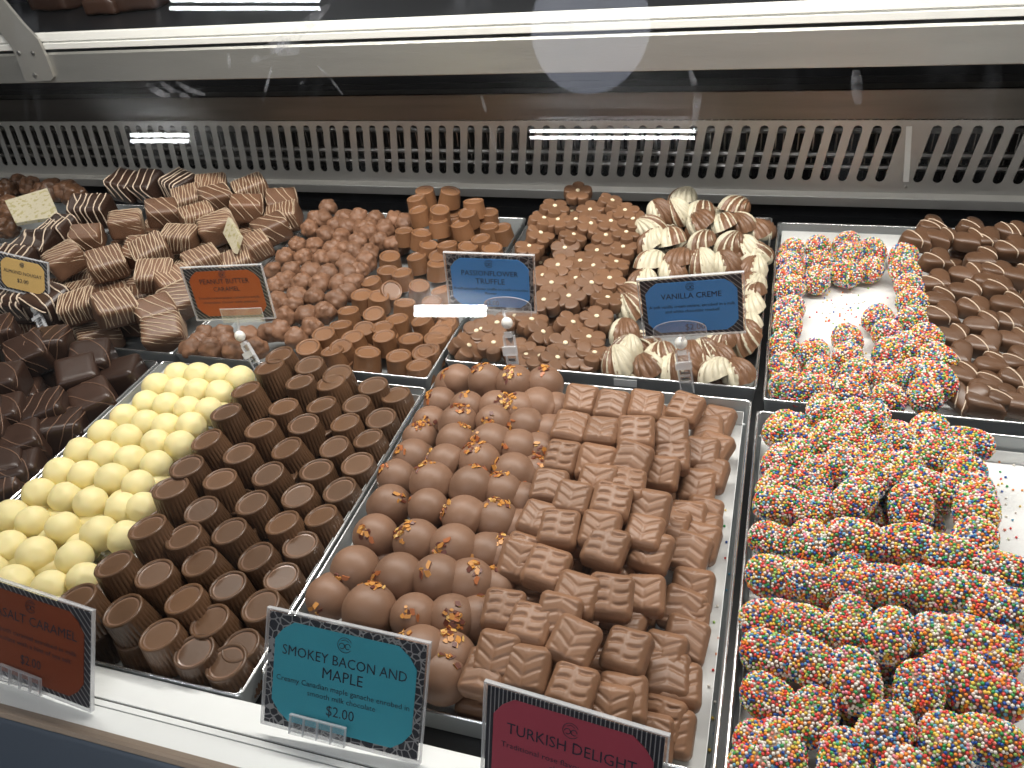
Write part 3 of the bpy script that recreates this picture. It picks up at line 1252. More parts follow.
# hearts with a pale line piped across
def heart_mesh(seed, lines):
    n = 72
    H, S = .0162, .00114

    def out(t):
        x = 16 * math.sin(t) ** 3
        y = 13 * math.cos(t) - 5 * math.cos(2 * t) - 2 * math.cos(3 * t) - math.cos(4 * t)
        return x * S, (y + 2) * S * .98
    P = []
    lv = ((.96, 0, 0), (.99, .001, 0), (1, .006, 0), (.985, H * .72, 0), (.955, H * .82, 0), (.88, H * .885, 0), (.70, H * .945, 0), (.40, H * .985, 0), (.05, H, 0))
    for f, z, _ in lv:
        for k in range(n):
            x, y = out(2 * math.pi * k / n)
            P.append((x * f, y * f, z))
    fs = []
    for j in range(len(lv) - 1):
        for k in range(n):
            k2 = (k + 1) % n
            fs.append((j * n + k2, j * n + k, (j + 1) * n + k, (j + 1) * n + k2))
    fs.append(tuple(range(n)))
    fs.append(tuple((len(lv) - 1) * n + k for k in range(n - 1, -1, -1)))
    mbx = MB().add(P, fs)
    me = mbx.mesh('heart_chocolate', M['heart'], 60)
    from mathutils.bvhtree import BVHTree
    bv = BVHTree.FromPolygons([Vector(p) for p in mbx.v], mbx.f)
    b = MB()
    for off in lines:
        Q = []
        for j in range(60):
            w = -.021 + .042 * j / 59
            x, y = off + .0025 * math.cos(w * 90), w
            hit = bv.ray_cast(Vector((x, y, .04)), Vector((0, 0, -1)))
            if hit[0] is not None and hit[0].z > .004:
                Q.append(hit[0] + hit[1] * .0001)
        if len(Q) > 3:
            q0, q1 = Q[0], Q[-1]
            Q = [Vector((q0.x, q0.y - .0006, q0.z - .004))] + Q + [Vector((q1.x, q1.y + .0006, q1.z - .004))]
            b.tube(Q, .00062, 6)
    return me, [('drizzle', b.mesh('drizzle', M['drizzle_pale'], 180), None)]


HEART = [heart_mesh(1, (-.0075,)), heart_mesh(2, (.006,)), heart_mesh(3, (-.008, -.001))]


# ------------------------------------------------------------------- heaps
def sstep(a, b, x):
    t = max(0.0, min(1.0, (x - a) / (b - a)))
    return t * t * (3 - 2 * t)


def lerp(a, b, t):
    return a + (b - a) * max(0.0, min(1.0, t))


# white truffles, four across, thirteen rows deep
tr_items = pts(100, 350, 5.4875, '430,140 540,143 655,148 770,165 313,203 430,222 537,230 655,240 255,298 370,310 485,330 600,338 137,372 255,405 365,425 500,420 20,460 150,485 310,515 440,525') \
    + pts(0, 370, 6.4, '515,530 680,555 838,580 1002,612 390,660 545,680 720,700 885,740') \
    + pts(0, 480, 5.4875, '215,75 360,100 500,130 670,160 60,200 180,230 345,265 545,295 50,370 200,410 410,430 75,570 280,595 465,550 150,705 310,745 690,320 785,155 -60,500 -100,380 -70,250')
pos, _ = pile('white_truffle', TRUF, tr_items, lambda x, y: .004, rot=lambda i, f, p: (E3(U(-180, 180), U(-180, 180), U(-180, 180)), None),
              what='round white chocolate truffle', frm='dark blocks', row_of='truffle', group='white truffles beside the ribbed cups', pitch=.024)
fill('white_truffle', TRUF, pos, 0, TR['truffles'], 'white chocolate truffle mostly buried under the top layer of truffles', 'buried white truffles', .0135,
     xlim=(-.31, -.18), step=.029, drop=.012)

# a few more of both heaps stand beyond the frame
for (x_, y_) in ((-.292, -.332), (-.262, -.336), (-.232, -.338), (-.20, -.34), (-.297, -.302), (-.268, -.306)):
    o = link('white_truffle', TRUF[0][0])
    o.matrix_world = Matrix.Translation((x_, y_, -.0105)) @ E3(U(0, 180), U(0, 180), 0).to_matrix().to_4x4()
    tag(o, 'white chocolate truffle mostly buried under the top layer of truffles', 'chocolate', 'buried white truffles')

# ribbed cups
cp = pts(170, 320, 3.493, '408,88 345,160 262,240 193,318 125,415 56,508 0,583 505,130 452,212 395,300 315,375 240,463 173,553 108,660 45,752 610,150 560,215 527,293 465,360 405,445 340,535 '
         '285,635 205,735 715,215 650,290 610,355 572,440 510,520 445,610 390,705 787,258 735,340 690,410 660,500 590,590 525,680') + \
    [(146.5, 526), (113, 563), (75, 598), (153.5, 573), (122, 610), (199, 561), (183, 598), (159, 634), (255, 556), (227.5, 585), (209, 620), (187, 660), (260, 604.6),
     (241, 645), (216, 676), (281, 576), (300, 544)]


def cup_top_z(x, y):
    return lerp(.052, .0072, (x + .195) / .165)


pos, _ = pile('ribbed_cup', CUPS, cp, cup_top_z, dz=-.0290, rot=lambda i, f, p: ((Euler((R_(U(-5, 5)), R_(U(-12, -1)), 0)).to_matrix() @ Euler((0, 0, U(-3, 3))).to_matrix()).to_euler(), None),
              what='ribbed dark chocolate cup', frm='truffles', row_of='cup', group='ribbed cups beside the white truffles', pitch=.026, scale=(.95, 1.03), box=(-.21, -.0205, -.3505, -.048))
fill('ribbed_cup', CUPS, [Vector((p.x, p.y, p.z - .0290)) for p in pos], 0, TR['truffles'], 'ribbed chocolate cup mostly buried under the top layer of cups', 'buried ribbed cups', .001,
     xlim=(-.20, -.01), step=.038, drop=.010, lay_h=.028, rotf=lambda: E3(U(-5, 5), U(-5, 5), U(0, 180)))

# bacon balls
bc = pts(370, 360, 5.39, '475,112 625,115 780,130 940,135 372,235 525,262 680,262 905,255 325,345 478,345 665,340 838,360 262,425 462,445 650,455 800,485 232,535 410,560 590,560 772,620 '
         '125,640 335,670 550,690 715,720 1000,275 965,400 905,500 890,620 390,130 800,270') + \
    pts(290, 470, 4.267, '428,155 590,165 745,205 880,225 365,285 540,310 700,335 835,360 280,430 465,460 630,470 765,490 160,545 340,600 530,630 690,640 870,510 800,640 905,380 960,260 995,140') + \
    [(421.5, 654), (448.6, 660.6), (436.6, 693)]


def bacon_z(x, y):
    return lerp(-.002, .020, x / .06) * (1 - sstep(.10, .17, x)) + sstep(.10, .17, x) * -.002


pos, _ = pile('bacon_ball', BACON, bc, bacon_z, rot=lambda i, f, p: (E3(U(-45, 60), U(-75, 30), U(-90, 90)), None),
              what='milk chocolate ball with bacon crumbs', frm='cup tray', row_of='ball', group='bacon balls in the tray behind the teal sign', pitch=.027, scale=(.94, 1.12), box=(.022, .28, -.331, -.018))
fill('bacon_ball', BACON, pos, 0, TR['bacon'], 'milk chocolate bacon ball mostly buried under the other balls', 'buried bacon balls', .0158,
     xlim=(.004, .135), step=.033, drop=.018)

# leaf-patterned squares
lf = pts(480, 370, 3.657, '370,115 483,135 605,135 750,145t 920,190t 333,215 447,230 570,235 695,238 830,225 910,300t 302,325 425,345 555,335 665,380 700,320 810,310 255,430 340,475 480,485 795,430 870,390 '
         '430,420 535,425 620,515 760,550 215,550 290,585 440,590 860,540 600,600 460,655 625,668 765,672 850,640 160,680 880,600') + \
    pts(440, 540, 3.37, '360,100b 460,190 575,195 690,190 815,240 905,180 215,240 305,290b 400,262 450,350 630,380 755,390 850,345 295,440 445,510 615,540 765,460 850,500 750,610 835,660 130,530 195,390 880,280 270,75 700,720 560,640')


def leaf_z(x, y):
    return lerp(.0, .030, (x - .115) / .05) * (1 - sstep(.215, .275, x)) + -.012 * sstep(.215, .275, x) + .004 * math.sin(y * 60)


pos, _ = pile('leaf_square', LEAF, lf, leaf_z,
              rot=lambda i, f, p: (E3(U(6, 26) if f != 't' else U(18, 28), U(-10, 10), U(-12, 8) if f != 't' else U(-30, -16)), 1 if f == 'b' else (0, 2, 0, 1)[i % 4]),
              what='leaf-patterned milk chocolate square', frm='bacon balls', row_of='square', group='leaf patterned squares behind the red sign', pitch=.026, scale=(.91, 1.02), box=(.10, .272, -.330, -.018))
fill('leaf_square', LEAF, pos, 0, TR['bacon'], 'leaf-patterned chocolate square mostly buried under the others', 'buried leaf squares', .0085,
     xlim=(.13, .285), ylim=(-.345, -.03), step=.034, drop=.014, rotf=lambda: E3(U(-5, 5), U(-5, 5), U(-15, 15)))

# sprinkle-coated logs, front tray
sf = pts(730, 390, 6.4, '290,245 430,280 600,140e 770,175e 905,190e 630,330 770,330 250,455 430,440 260,610 560,560 720,480 870,580 930,430') + \
    [(778, 505), (816, 507), (853, 501, 'b')] + \
    pts(864, 400, 6.4, '215,260e 430,230e 660,280 430,350 560,360 640,500 250,470 400,560 700,600 300,690 720,700') + \
    [(770.6, 540.6), (811, 545), (853, 542), (906, 543), (950, 557), (972, 544), (1004.6, 572.5), (769, 576.6), (811, 581), (849, 578), (882, 585), (926.5, 588), (958, 591), (986, 604), (1014, 613),
     (767, 620), (808, 627), (848, 622), (890.7, 636, 'e'), (940, 639), (970, 643), (995.6, 654, 'e'), (767, 655), (810.5, 663), (853.7, 680, 'e'), (919.5, 690, 'e'), (954.5, 676), (985, 694),
     (768, 699), (810, 716), (742.6, 743.7, 'b'), (779.6, 750, 'e'), (882.5, 733, 'e'), (843, 762), (946, 745, 'e'), (989, 739.5), (735, 790), (905, 785)]


def sf_z(x, y):
    u = (x - .3044)
    base = lerp(.0, .022, u / .07) * (1 - sstep(.16, .25, u)) + -.0060 * sstep(.16, .25, u)
    if y > -.06:
        base += .012 * sstep(-.06, -.02, y) * (1 - sstep(.10, .16, u))
    return base


pos, _ = pile('sprinkle_log', LOGS, sf, sf_z,
              rot=lambda i, f, p: (E3(U(-180, 180), 0, 0).to_matrix().to_euler() if False else Euler((U(-3, 3), R_(U(-8, 8)), R_(U(58, 95) if (f == 'e' or p.x > .51 or (p.y > -.15 and i % 5 < 4) or i % 4 == 1) else U(-34, 10)))), 3 if f == 'b' else i % 3),
              what='chocolate log coated in rainbow sprinkles', frm='square tray', row_of='log', group='sprinkle logs in the tray nearest the front', pitch=.026, scale=(.87, 1.0), box=(.3255, .59, -.346, -.022))
fill('sprinkle_log', LOGS, pos, 0, TR['sprinkle_front'], 'rainbow sprinkle log mostly buried under the other logs', 'buried sprinkle logs', .0145,
     xlim=(.31, .475), step=.036, drop=.018, rotf=lambda: Euler((U(-3, 3), 0, R_(U(-30, 20)))))

# sprinkle balls, back tray
sb = pts(760, 220, 3.842, '120,125 112,170 115,212 115,268 110,345 105,405 95,490 200,515 95,575 90,645 220,105 220,165 222,230 332,95 335,140 325,208 435,122 425,190 550,145 560,200 570,262 585,320 585,385 '
         '450,378 490,440 335,460 335,525 230,590 375,598 220,655 355,665 500,515 560,490 635,460 590,590 680,535 490,610 680,620 640,705 495,690 150,700')


def sb_z(x, y):
    u = x - .3089
    return -.0075 + .012 * sstep(.10, .16, u) + .008 * sstep(.08, .03, y) if y < .12 else -.0075 + .010 * sstep(.12, .15, u)


pos, _ = pile('sprinkle_ball', BEADBALL, sb, sb_z, rot=lambda i, f, p: (Euler((U(-3, 3), R_(U(-15, 15)), R_(U(50, 120)))), None),
              what='chocolate ball coated in rainbow sprinkles', frm='shell tray', row_of='ball', group='sprinkle balls in the tray under the grille', pitch=.026, scale=(.90, 1.0), box=(.325, .59, .020, .342))

# hearts
he = pts(890, 200, 6.4, '280,175 330,255 535,185 780,215 190,260 520,265 310,395 605,390 790,320 500,490 700,470 840,500 310,535 500,600 705,570 330,650 550,705 770,680 630,260 640,530 350,745') + \
    pts(890, 300, 5.91, '560,160 730,140 370,230 570,275 740,250 400,345 620,400 770,370 430,460 445,590f 585,520 690,600 600,685 770,490 790,620') + \
    [(1040, 232), (1045, 262), (1042, 300), (1050, 335), (1048, 372), (1045, 408)]


def he_z(x, y):
    return .000 + .012 * sstep(.20, .30, y)


hy = {0: 150, 1: 130, 2: 160}
pos, _ = pile('heart_chocolate', HEART, he, he_z, dz=-.008,
              rot=lambda i, f, p: (E3(U(5, 16), U(-8, 8), U(20, 75)) if f != 'f' else E3(28, -10, -15), 2 if f == 'f' or i in (0, 3) else i % 2),
              what='milk chocolate heart with pale line', frm='sprinkle balls', row_of='heart', group='hearts beside the sprinkle balls', pitch=.024, scale=(.95, 1.03), box=(.33, .588, .026, .338))
fill('heart_chocolate', HEART, [Vector((p.x, p.y, p.z)) for p in pos], -.012, TR['sprinkle_back'], 'milk chocolate heart mostly buried under the other hearts', 'buried hearts', .001,
     xlim=(.47, .608), step=.037, drop=.012, lay_h=.018)

# clusters
cl = pts(260, 190, 6.4, '415,110m 335,190 300,250m 405,185 545,178 640,185 735,190 485,230 570,240 655,255 700,240 800,250 425,290 520,305 630,335 765,330 865,200 930,212 700,275 '
         '235,360 350,365 470,385 540,395 600,400 700,405 280,435 395,445 160,435 480,430 680,460 75,515 205,520 325,525 440,545 560,480 570,540 640,520 '
         '165,590 100,620 270,600 385,605 510,610 120,725 240,690 355,695 490,705 860,350 600,600 560,660') + \
    pts(260, 280, 6.4, '235,110 160,240 215,170 420,210 335,310 230,375 300,230 130,330 60,200') + \
    pts(160, 270, 6.4, '255,415 400,420 195,510 335,510 470,525 700,405 560,430 620,500 250,460 420,470')
pos, _ = pile('nut_cluster', CLUS, cl, lambda x, y: .000 + .012 * sstep(.22, .32, y), rot=lambda i, f, p: (E3(U(-25, 25), U(-25, 25), U(0, 360)), None),
              what='knobbly milk chocolate cluster', frm='nougat', row_of='cluster', group='clusters behind the orange caramel sign', pitch=.017, scale=(1.08, 1.3), box=(-.295, -.02, -.003, .333))
fill('nut_cluster', CLUS, pos, 0, TR['clusters'], 'knobbly milk chocolate cluster mostly buried under the others', 'buried clusters', .0105,
     xlim=(-.305, -.10), step=.022, drop=.015)

# smooth cups
mc = pts(360, 180, 6.4, '430,40 600,40 355,112 370,185 510,185 725,130 685,205 500,258 640,275 825,200 825,290 920,302 280,318 395,332 440,408 555,408 690,418 770,368 190,482 360,485 500,480 495,528 175,572 265,588 '
         '65,642 205,705t 120,738 380,672 515,700 850,428') + \
    pts(360, 270, 6.4, '460,198 285,205 85,275 235,308 390,318 25,370 150,418 325,433 140,358 50,520 245,543 395,605 470,510 540,390 540,440 560,340 480,430 400,520 560,280') + \
    [(361.6, 294), (348, 309.7), (340.5, 323.8), (323, 333), (340.5, 345.6), (307.7, 346.4), (352, 336), (330, 352)]


def mc_z(x, y):
    return .004 + .040 * sstep(.21, .31, y) * (1 - .7 * sstep(-.07, -.03, x)) + .010 * (1 - sstep(.0, .12, y)) * (1 - sstep(-.09, -.03, x))


pos, _ = pile('smooth_cup', MCUPS, mc, mc_z, dz=-.0208, rot=lambda i, f, p: (E3(U(-8, 12), U(-12, 8), U(0, 360)) if f != 't' else E3(25, 40, 0), None),
              what='smooth milk chocolate cup', frm='clusters', row_of='cup', group='smooth cups beside the clusters', pitch=.022, scale=(.95, 1.08), box=(-.2, -.0245, .0, .331))
fill('smooth_cup', MCUPS, [Vector((p.x, p.y, p.z - .0208)) for p in pos], 0, TR['clusters'], 'smooth milk chocolate cup mostly buried under other cups', 'buried smooth cups', .001,
     xlim=(-.13, -.012), step=.029, drop=.010, lay_h=.019, rotf=lambda: E3(U(-6, 6), U(-6, 6), U(0, 180)))

# flowers
fw = pts(500, 180, 6.4, '498,65 720,128 352,163 577,187 370,250 485,248 583,275 710,260 850,245 283,240 262,335 473,345 678,350 808,330 187,420 415,432 620,448 788,425 370,542 597,545 745,520 513,515 275,608 330,655 485,625 '
         '587,655 702,625 440,740 690,748 280,765 800,190') + \
    pts(460, 270, 5.12, '700,235 580,265 367,250 190,268 427,315 540,372 660,340 625,440 172,370 47,385 75,310 410,440 300,400 690,420 110,300 490,470 330,450')


def fw_z(x, y):
    return .004 + .034 * sstep(.20, .33, y) + .008 * sstep(.04, .12, y)


pos, _ = pile('flower_chocolate', FLOW, fw, fw_z, dz=-.0112, rot=lambda i, f, p: (E3(U(0, 22), U(-10, 10), U(0, 72)) if i % 5 else E3(U(5, 30), U(-22, 22), U(0, 72)), None),
              what='milk chocolate flower with cream dot', frm='cup tray', row_of='flower', group='flower chocolates in the tray of shells', pitch=.026, scale=(1.05, 1.17), box=(.016, .19, .035, .352))
fill('flower_chocolate', FLOW, [Vector((p.x, p.y, p.z - .0112)) for p in pos], 0, TR['shells'], 'milk chocolate flower mostly buried under the other flowers', 'buried flower chocolates', .001,
     xlim=(.0, .165), step=.034, drop=.019, lay_h=.013, rotf=lambda: E3(U(-6, 6), U(-6, 6), U(0, 72)))

# shells
sh = pts(620, 180, 6.4, '390,100 365,200 265,205 190,290 510,185 505,255 655,265 735,150 775,265 880,310 320,360 515,380 180,385 190,505 365,495 525,530 340,580 690,400 690,540 790,430 850,460 905,470 890,570 125,635 60,720 820,660 880,690') + \
    pts(600, 270, 6.0, '170,215 140,365 140,480 345,500 520,510 625,510 710,520 80,590 270,610 660,640 850,600 705,430 850,400 930,330 920,140 940,230 420,620 900,190 500,620')


def sh_z(x, y):
    return -.004 + .036 * sstep(.17, .30, y) * (1 - .5 * sstep(.25, .30, x)) + .006


pos, _ = pile('seashell', SHELL, sh, sh_z, dz=-.008, rot=lambda i, f, p: (E3(U(5, 34), U(-22, 22), U(-150, -30)), None),
              what='two-tone chocolate seashell', frm='flowers', row_of='shell', group='seashells around the vanilla sign', pitch=.024, scale=(.94, 1.06), box=(.14, .284, .039, .352))
fill('seashell', SHELL, [Vector((p.x, p.y, p.z - .008)) for p in pos], 0, TR['shells'], 'two-tone chocolate seashell mostly buried under the other shells', 'buried seashells', .001,
     xlim=(.165, .298), step=.036, drop=.010, lay_h=.017)

# dark plain blocks, front
sq = pts(0, 250, 5.12, '60,390s 155,540 340,430 550,510 20,690 410,650') + \
    pts(0, 370, 6.4, '310,275 660,215 460,400 160,480 215,650 880,60 20,640 60,760 -60,400 40,300 120,690') + [(-18, 350), (-14, 420)]


def sq_z(x, y):
    return lerp(.034, -.004, (x + .46) / .13)


pos, _ = pile('dark_block', SQ, sq, sq_z, rot=lambda i, f, p: (E3(U(-6, 14), U(-8, 8), U(25, 50)), 1 if f == 's' else None),
              what='plain dark chocolate block', frm='truffles', row_of='block', group='plain dark blocks beside the truffles', pitch=.034, rev=True, scale=(.93, 1.02), box=(-.59, -.3445, -.340, -.055))
fill('dark_block', SQ, pos, 0, TR['squares'], 'plain dark chocolate block mostly buried under the other blocks', 'buried dark blocks', .0182,
     xlim=(-.50, -.325), step=.043, drop=.026, rotf=lambda: E3(0, 0, U(25, 50)))
for (x_, y_, z_) in ((-.36, -.335, 0), (-.41, -.325, 0), (-.47, -.32, 0), (-.53, -.325, 0), (-.59, -.32, 0), (-.50, -.27, 0), (-.565, -.265, 0), (-.44, -.275, 0)):
    m_, ch_ = SQ[0]
    o = link('dark_block', m_)
    o.matrix_world = Matrix.Translation((x_, y_, -.0072)) @ E3(0, 0, U(30, 45)).to_matrix().to_4x4()
    for cn, cm, ck in ch_:
        link(cn, cm, o)
    tag(o, 'plain dark chocolate block mostly buried under the other blocks', 'chocolate', 'buried dark blocks')


# nougat blocks
def ng_z(x, y):
    return .008 + .026 * sstep(-.33, -.42, x) + .008 * sstep(.15, .28, y)


nd = pts(0, 160, 6.4, '775,165 960,170 455,325 610,330 385,460 185,465 60,555 235,575') + [(187, 183)] + pts(0, 250, 5.12, '80,280 255,275 20,320') + [(-12, 262)]
pos1, _ = pile('nougat_block', DNG, nd, ng_z, rot=lambda i, f, p: (E3(U(0, 22), U(-10, 10), U(-25, 35)), None),
               what='pale-striped dark nougat block', frm='cluster tray', row_of='dark', group='pale striped dark nougat by the almond sign', pitch=.034, rev=True, scale=(.95, 1.02), box=(-.62, -.34, .012, .322))
nm = pts(0, 160, 6.4, '810,410 560,500 420,640 690,665 920,590') + \
    pts(140, 160, 5.69, '450,130 655,155 862,200 280,225 430,220 130,300 610,275 330,330 230,450 830,330 775,400 445,390 655,500 60,525 360,585 550,595 90,660 200,700') + \
    pts(0, 250, 5.12, '400,300 590,300 800,325 860,450 930,260')
pos2, _ = pile('nougat_block', NOUG, nm, ng_z, rot=lambda i, f, p: (E3(U(4, 26), U(-12, 12), U(10, 60)), None),
               what='tan-striped milk chocolate nougat block', frm='cluster tray', row_of='milk', group='tan striped nougat behind the dark blocks', pitch=.034, rev=True, scale=(.9, 1.02), box=(-.62, -.339, .012, .322))
fill('nougat_block', NOUG, pos1 + pos2, 0, TR['nougat'], 'milk chocolate nougat block mostly buried under the other blocks', 'buried nougat blocks', .018,
     xlim=(-.60, -.322), step=.045, drop=.030, rotf=lambda: E3(0, 0, U(10, 60)))

# nut clusters at the far corner
nu = pts(0, 160, 6.4, '30,190 130,150 200,175 350,205 440,215 485,235 60,300 50,440 20,360 270,210 -60,230 -40,330')
pos, _ = pile('nut_cluster', NUTS, nu, lambda x, y: .018, rot=lambda i, f, p: (E3(U(-30, 30), U(-30, 30), U(0, 360)), None),
              what='caramel brown cluster of nuts', frm='dark nougat', row_of='cluster', group='nut clusters in the far corner', pitch=.03, rev=True, scale=(.6, .85))

# cream printed squares lying on the heaps
def plate(name, P, th, label):
    c = sum(P, Vector()) / 4
    n = (P[1] - P[0]).cross(P[3] - P[0]).normalized()
    if n.z < 0:
        n = -n
    b = MB()
    b.add([p - c for p in P] + [p - c - n * th for p in P], [(3, 2, 1, 0), (4, 5, 6, 7), (0, 1, 5, 4), (1, 2, 6, 5), (2, 3, 7, 6), (3, 0, 4, 7)])
    o = link(name, b.mesh(name, M['cream_card'], 0))
    o.location = c
    tag(o, label, 'chocolate tile', 'cream printed tiles on the nougat')


def q4(pix, zz):
    return [on_z(px, py, z) for (px, py), z in zip(pix, zz)]


plate('printed_tile', q4([(4.7, 200.6), (47, 188), (59.4, 216), (15.6, 223)], (.062, .062, .046, .046)), .005, 'square cream tile with olive print lying on the nut clusters')
plate('printed_tile', q4([(228, 217), (239.5, 236), (234, 253), (223, 233)], (.052, .046, .030, .036)), .005, 'small cream tile leaning edge-on between tan-striped nougat blocks')

# stray nonpareils on the papers
iv, jf = ico(1)


def stray(pix, z, label, zone):
    b = MB()
    for px, py in pix:
        p = on_z(px, py, z + .001)
        b.add(iv * U(.0009, .0012) + np.array(p[:]), jf)
    o = link('loose_nonpareils', b.mesh('loose_nonpareils', M['beads'], 180))
    tag(o, label, 'sprinkles', kind='stuff')


stray([(845 + random.gauss(0, 20), 308 + random.gauss(0, 14)) for _ in range(55)], FLOOR + .0006, 'loose coloured nonpareils on bare paper between the sprinkle balls', 0)
stray([(1005 + random.gauss(0, 9), 485 + random.gauss(0, 28)) for _ in range(34)], FLOOR + .0006, 'loose coloured nonpareils on paper beside the sprinkle logs', 0)
stray([(lerp(728, 712, k / 16) + random.gauss(0, 3), 510 + k * 16) for k in range(16)], FLOOR + .0006, 'loose coloured nonpareils on paper beside the leaf squares', 0)


# ------------------------------------------------------------- price signs
def text_mesh(lines, name='lettering'):
    """lines: (string, centre x, base z, wanted width, max height)"""
    vs, fs = [], []
    for s, cx, z, w, h in lines:
        c = bpy.data.curves.new('t', 'FONT')
        c.body = s
        c.size = 1.0
        c.resolution_u = 2
        o = bpy.data.objects.new('t', c)
        COL.objects.link(o)
        dg = bpy.context.evaluated_depsgraph_get()
        me = bpy.data.meshes.new_from_object(o.evaluated_get(dg))
        P = np.array([v.co[:2] for v in me.vertices])
        n = len(vs)
        x0, x1 = P[:, 0].min(), P[:, 0].max()
        sx = w / (x1 - x0)
        sz = min(sx * 1.12, h / .72)
        for x, y in P:
            vs.append((cx + (x - (x0 + x1) / 2) * sx, 0, z + y * sz))
        fs += [tuple(i + n for i in p.vertices) for p in me.polygons]
        bpy.data.objects.remove(o)
        bpy.data.meshes.remove(me)
    return MB().add(vs, fs).mesh(name, M['ink'], 0)


def colour_mat(name, c):
    if name not in M:
        M[name] = pbr(name, c, 0.42, vary=.03, vscale=30)
    return M[name]


def sign(pos, ypr, W, H, border, colname, col, lines, label, foot=None, logo=(.0, .86), cut=.12, clip=None, arch=None):
    o = tag(empty('price_sign', pos), label, 'price sign')
    o.rotation_mode = 'QUATERNION'
    mw = Matrix.Translation(pos) @ (Matrix.Rotation(R_(ypr[0]), 4, 'Z') @ Matrix.Rotation(R_(ypr[1]), 4, 'X') @ Matrix.Rotation(R_(ypr[2]), 4, 'Y'))
    o.matrix_world = mw

    def part(name, me):
        return link(name, me, o)
    part('card', MB().box((-W / 2, -.0004, 0), (W / 2, .0004, H)).mesh('card', M[border], 0))
    A, B, mx, mz = W / 2 - W * .045, H, W * .12, H * .16
    z0, z1 = H * .055, H * .945
    pl = []
    cx_, cz_ = W * cut, W * cut
    for (qx, qz) in ((A, z0), (A, z1), (-A, z1), (-A, z0)):
        sx = 1 if qx > 0 else -1
        sz = 1 if qz > H / 2 else -1
        a = (qx - sx * cx_, qz)
        b = (qx, qz - sz * cz_)
        am = (qx - sx * cx_ * .42, qz - sz * cz_ * .42)
        seq = [a, am, b] if sx * sz > 0 else [b, am, a]
        pl += seq
    # keep the outline running one way round
    cen = (0, H / 2)
    pl.sort(key=lambda p: math.atan2(p[1] - cen[1], p[0] - cen[0]))
    part('coloured_panel', MB().prism(pl, -.0009, -.0004).mesh('coloured_panel', colour_mat(colname, col), 0))
    L = link('lettering', text_mesh([(s, x * W, z * H, w * W, h * H) for s, x, z, w, h in lines]), o)
    L.location = (0, -.00115, 0)
    if logo:
        lx, lz = logo[0] * W, logo[1] * H
        r = H * .065
        e = MB()
        e.tube([(lx + r * math.cos(t), -.0011, lz + r * math.sin(t)) for t in [0.5 + 5.2 * k / 24 for k in range(25)]], .0002, 4)
        for s in (-1, 1):
            e.tube([(lx + s * r * .40 + r * .36 * math.cos(t) * s, -.0011, lz - r * .15 + r * .36 * math.sin(t)) for t in [5.4 * k / 16 for k in range(17)]], .00026, 4)
        e.tube([(lx - r * .5, -.0011, lz + r * .5), (lx, -.0011, lz + r * .75), (lx + r * .5, -.0011, lz + r * .5)], .0002, 4)
        part('emblem', e.mesh('emblem', M['ink'], 0))
    g = .0022
    part('clear_sleeve', MB().box((-W / 2 - g, .0005, -.001), (W / 2 + g, .0020, H + g)).mesh('clear_sleeve', M['acrylic'], 0))
    ed = MB()
    ed.box((-W / 2 - g, -.0010, H + g - .0007), (W / 2 + g, .0020, H + g)).box((-W / 2 - g, -.0010, -.001), (-W / 2 - g + .0007, .0020, H + g)).box((W / 2 + g - .0007, -.0010, -.001), (W / 2 + g, .0020, H + g))
    ed.box((-W / 2 - g, -.0010, -.0022), (W / 2 + g, .0020, -.001))
    part('sleeve_edge', ed.mesh('sleeve_edge', M['acrylic_edge'], 0))
    if foot:
        fx, fw, fh = foot
        f = MB()
        f.box((fx - fw / 2, -.0062, -.0005), (fx + fw / 2, -.0050, fh))
        f.box((fx - fw / 2, -.0062, -.0005), (fx + fw / 2, .0025, .0007))
        part('front_holder', f.mesh('front_holder', M['acrylic'], 0))
        f = MB()
        for k in range(5):
            xx = fx - fw / 2 + fw * k / 4
            f.box((xx - .0004, -.0068, .0), (xx + .0004, -.0048, fh))
        f.box((fx - fw / 2, -.0066, fh - .0006), (fx + fw / 2, -.0048, fh + .0003))
        part('holder_rib', f.mesh('holder_rib', M['acrylic_edge'], 0))
    if arch:
        ax, aw, ah, curved = arch
        if curved:
            P = [(ax - aw / 2, -.004)] + [(ax + aw / 2, -.004)] + [(ax + aw / 2 * math.cos(t), ah * (.45 + .55 * math.sin(t))) for t in [math.pi * k / 14 for k in range(15)]]
        else:
            P = [(ax - aw / 2, -.004), (ax + aw / 2, -.004), (ax + aw / 2, ah), (ax - aw / 2, ah)]
        part('front_holder', MB().prism(P, -.0040, -.0028).mesh('front_holder', M['acrylic'], 0))
        e = MB().tube([(x, -.0034, z) for x, z in P[1:]] + [(P[0][0], -.0034, P[0][1])], .00045, 5)
        part('holder_rib', e.mesh('holder_rib', M['acrylic_edge'], 0))
    if clip:
        (kx, ky), (fx, fy), yf, wcl = clip
        K = on_y(kx, ky, yf + .010)
        F = on_y(fx, fy, yf - .004)
        inv = mw.inverted()
        ax = (K - F)
        ln = ax.length
        d = ax.normalized()
        s = Vector((1, 0, 0)) - d * d.x
        s.normalize()
        nrm = s.cross(d)
        nrm = nrm if nrm.y < 0 else -nrm

        def bar(b, u0, u1, w0, w1, n0, n1):
            vs = [F + d * u + s * w_ + nrm * n_ for u in (u0, u1) for w_ in (w0, w1) for n_ in (n0, n1)]
            b.add([inv @ v for v in vs], [(0, 1, 3, 2), (4, 6, 7, 5), (0, 4, 5, 1), (2, 3, 7, 6), (0, 2, 6, 4), (1, 5, 7, 3)])
        cb = MB()
        hwc = wcl / 2
        bar(cb, .0, ln * .86, -hwc, hwc, -.0012, .0004)
        part('clip_strip', cb.mesh('clip_strip', M['acrylic'], 0))
        cb = MB()
        bar(cb, .0, ln * .80, -hwc, -hwc + .0014, -.0016, .0022)
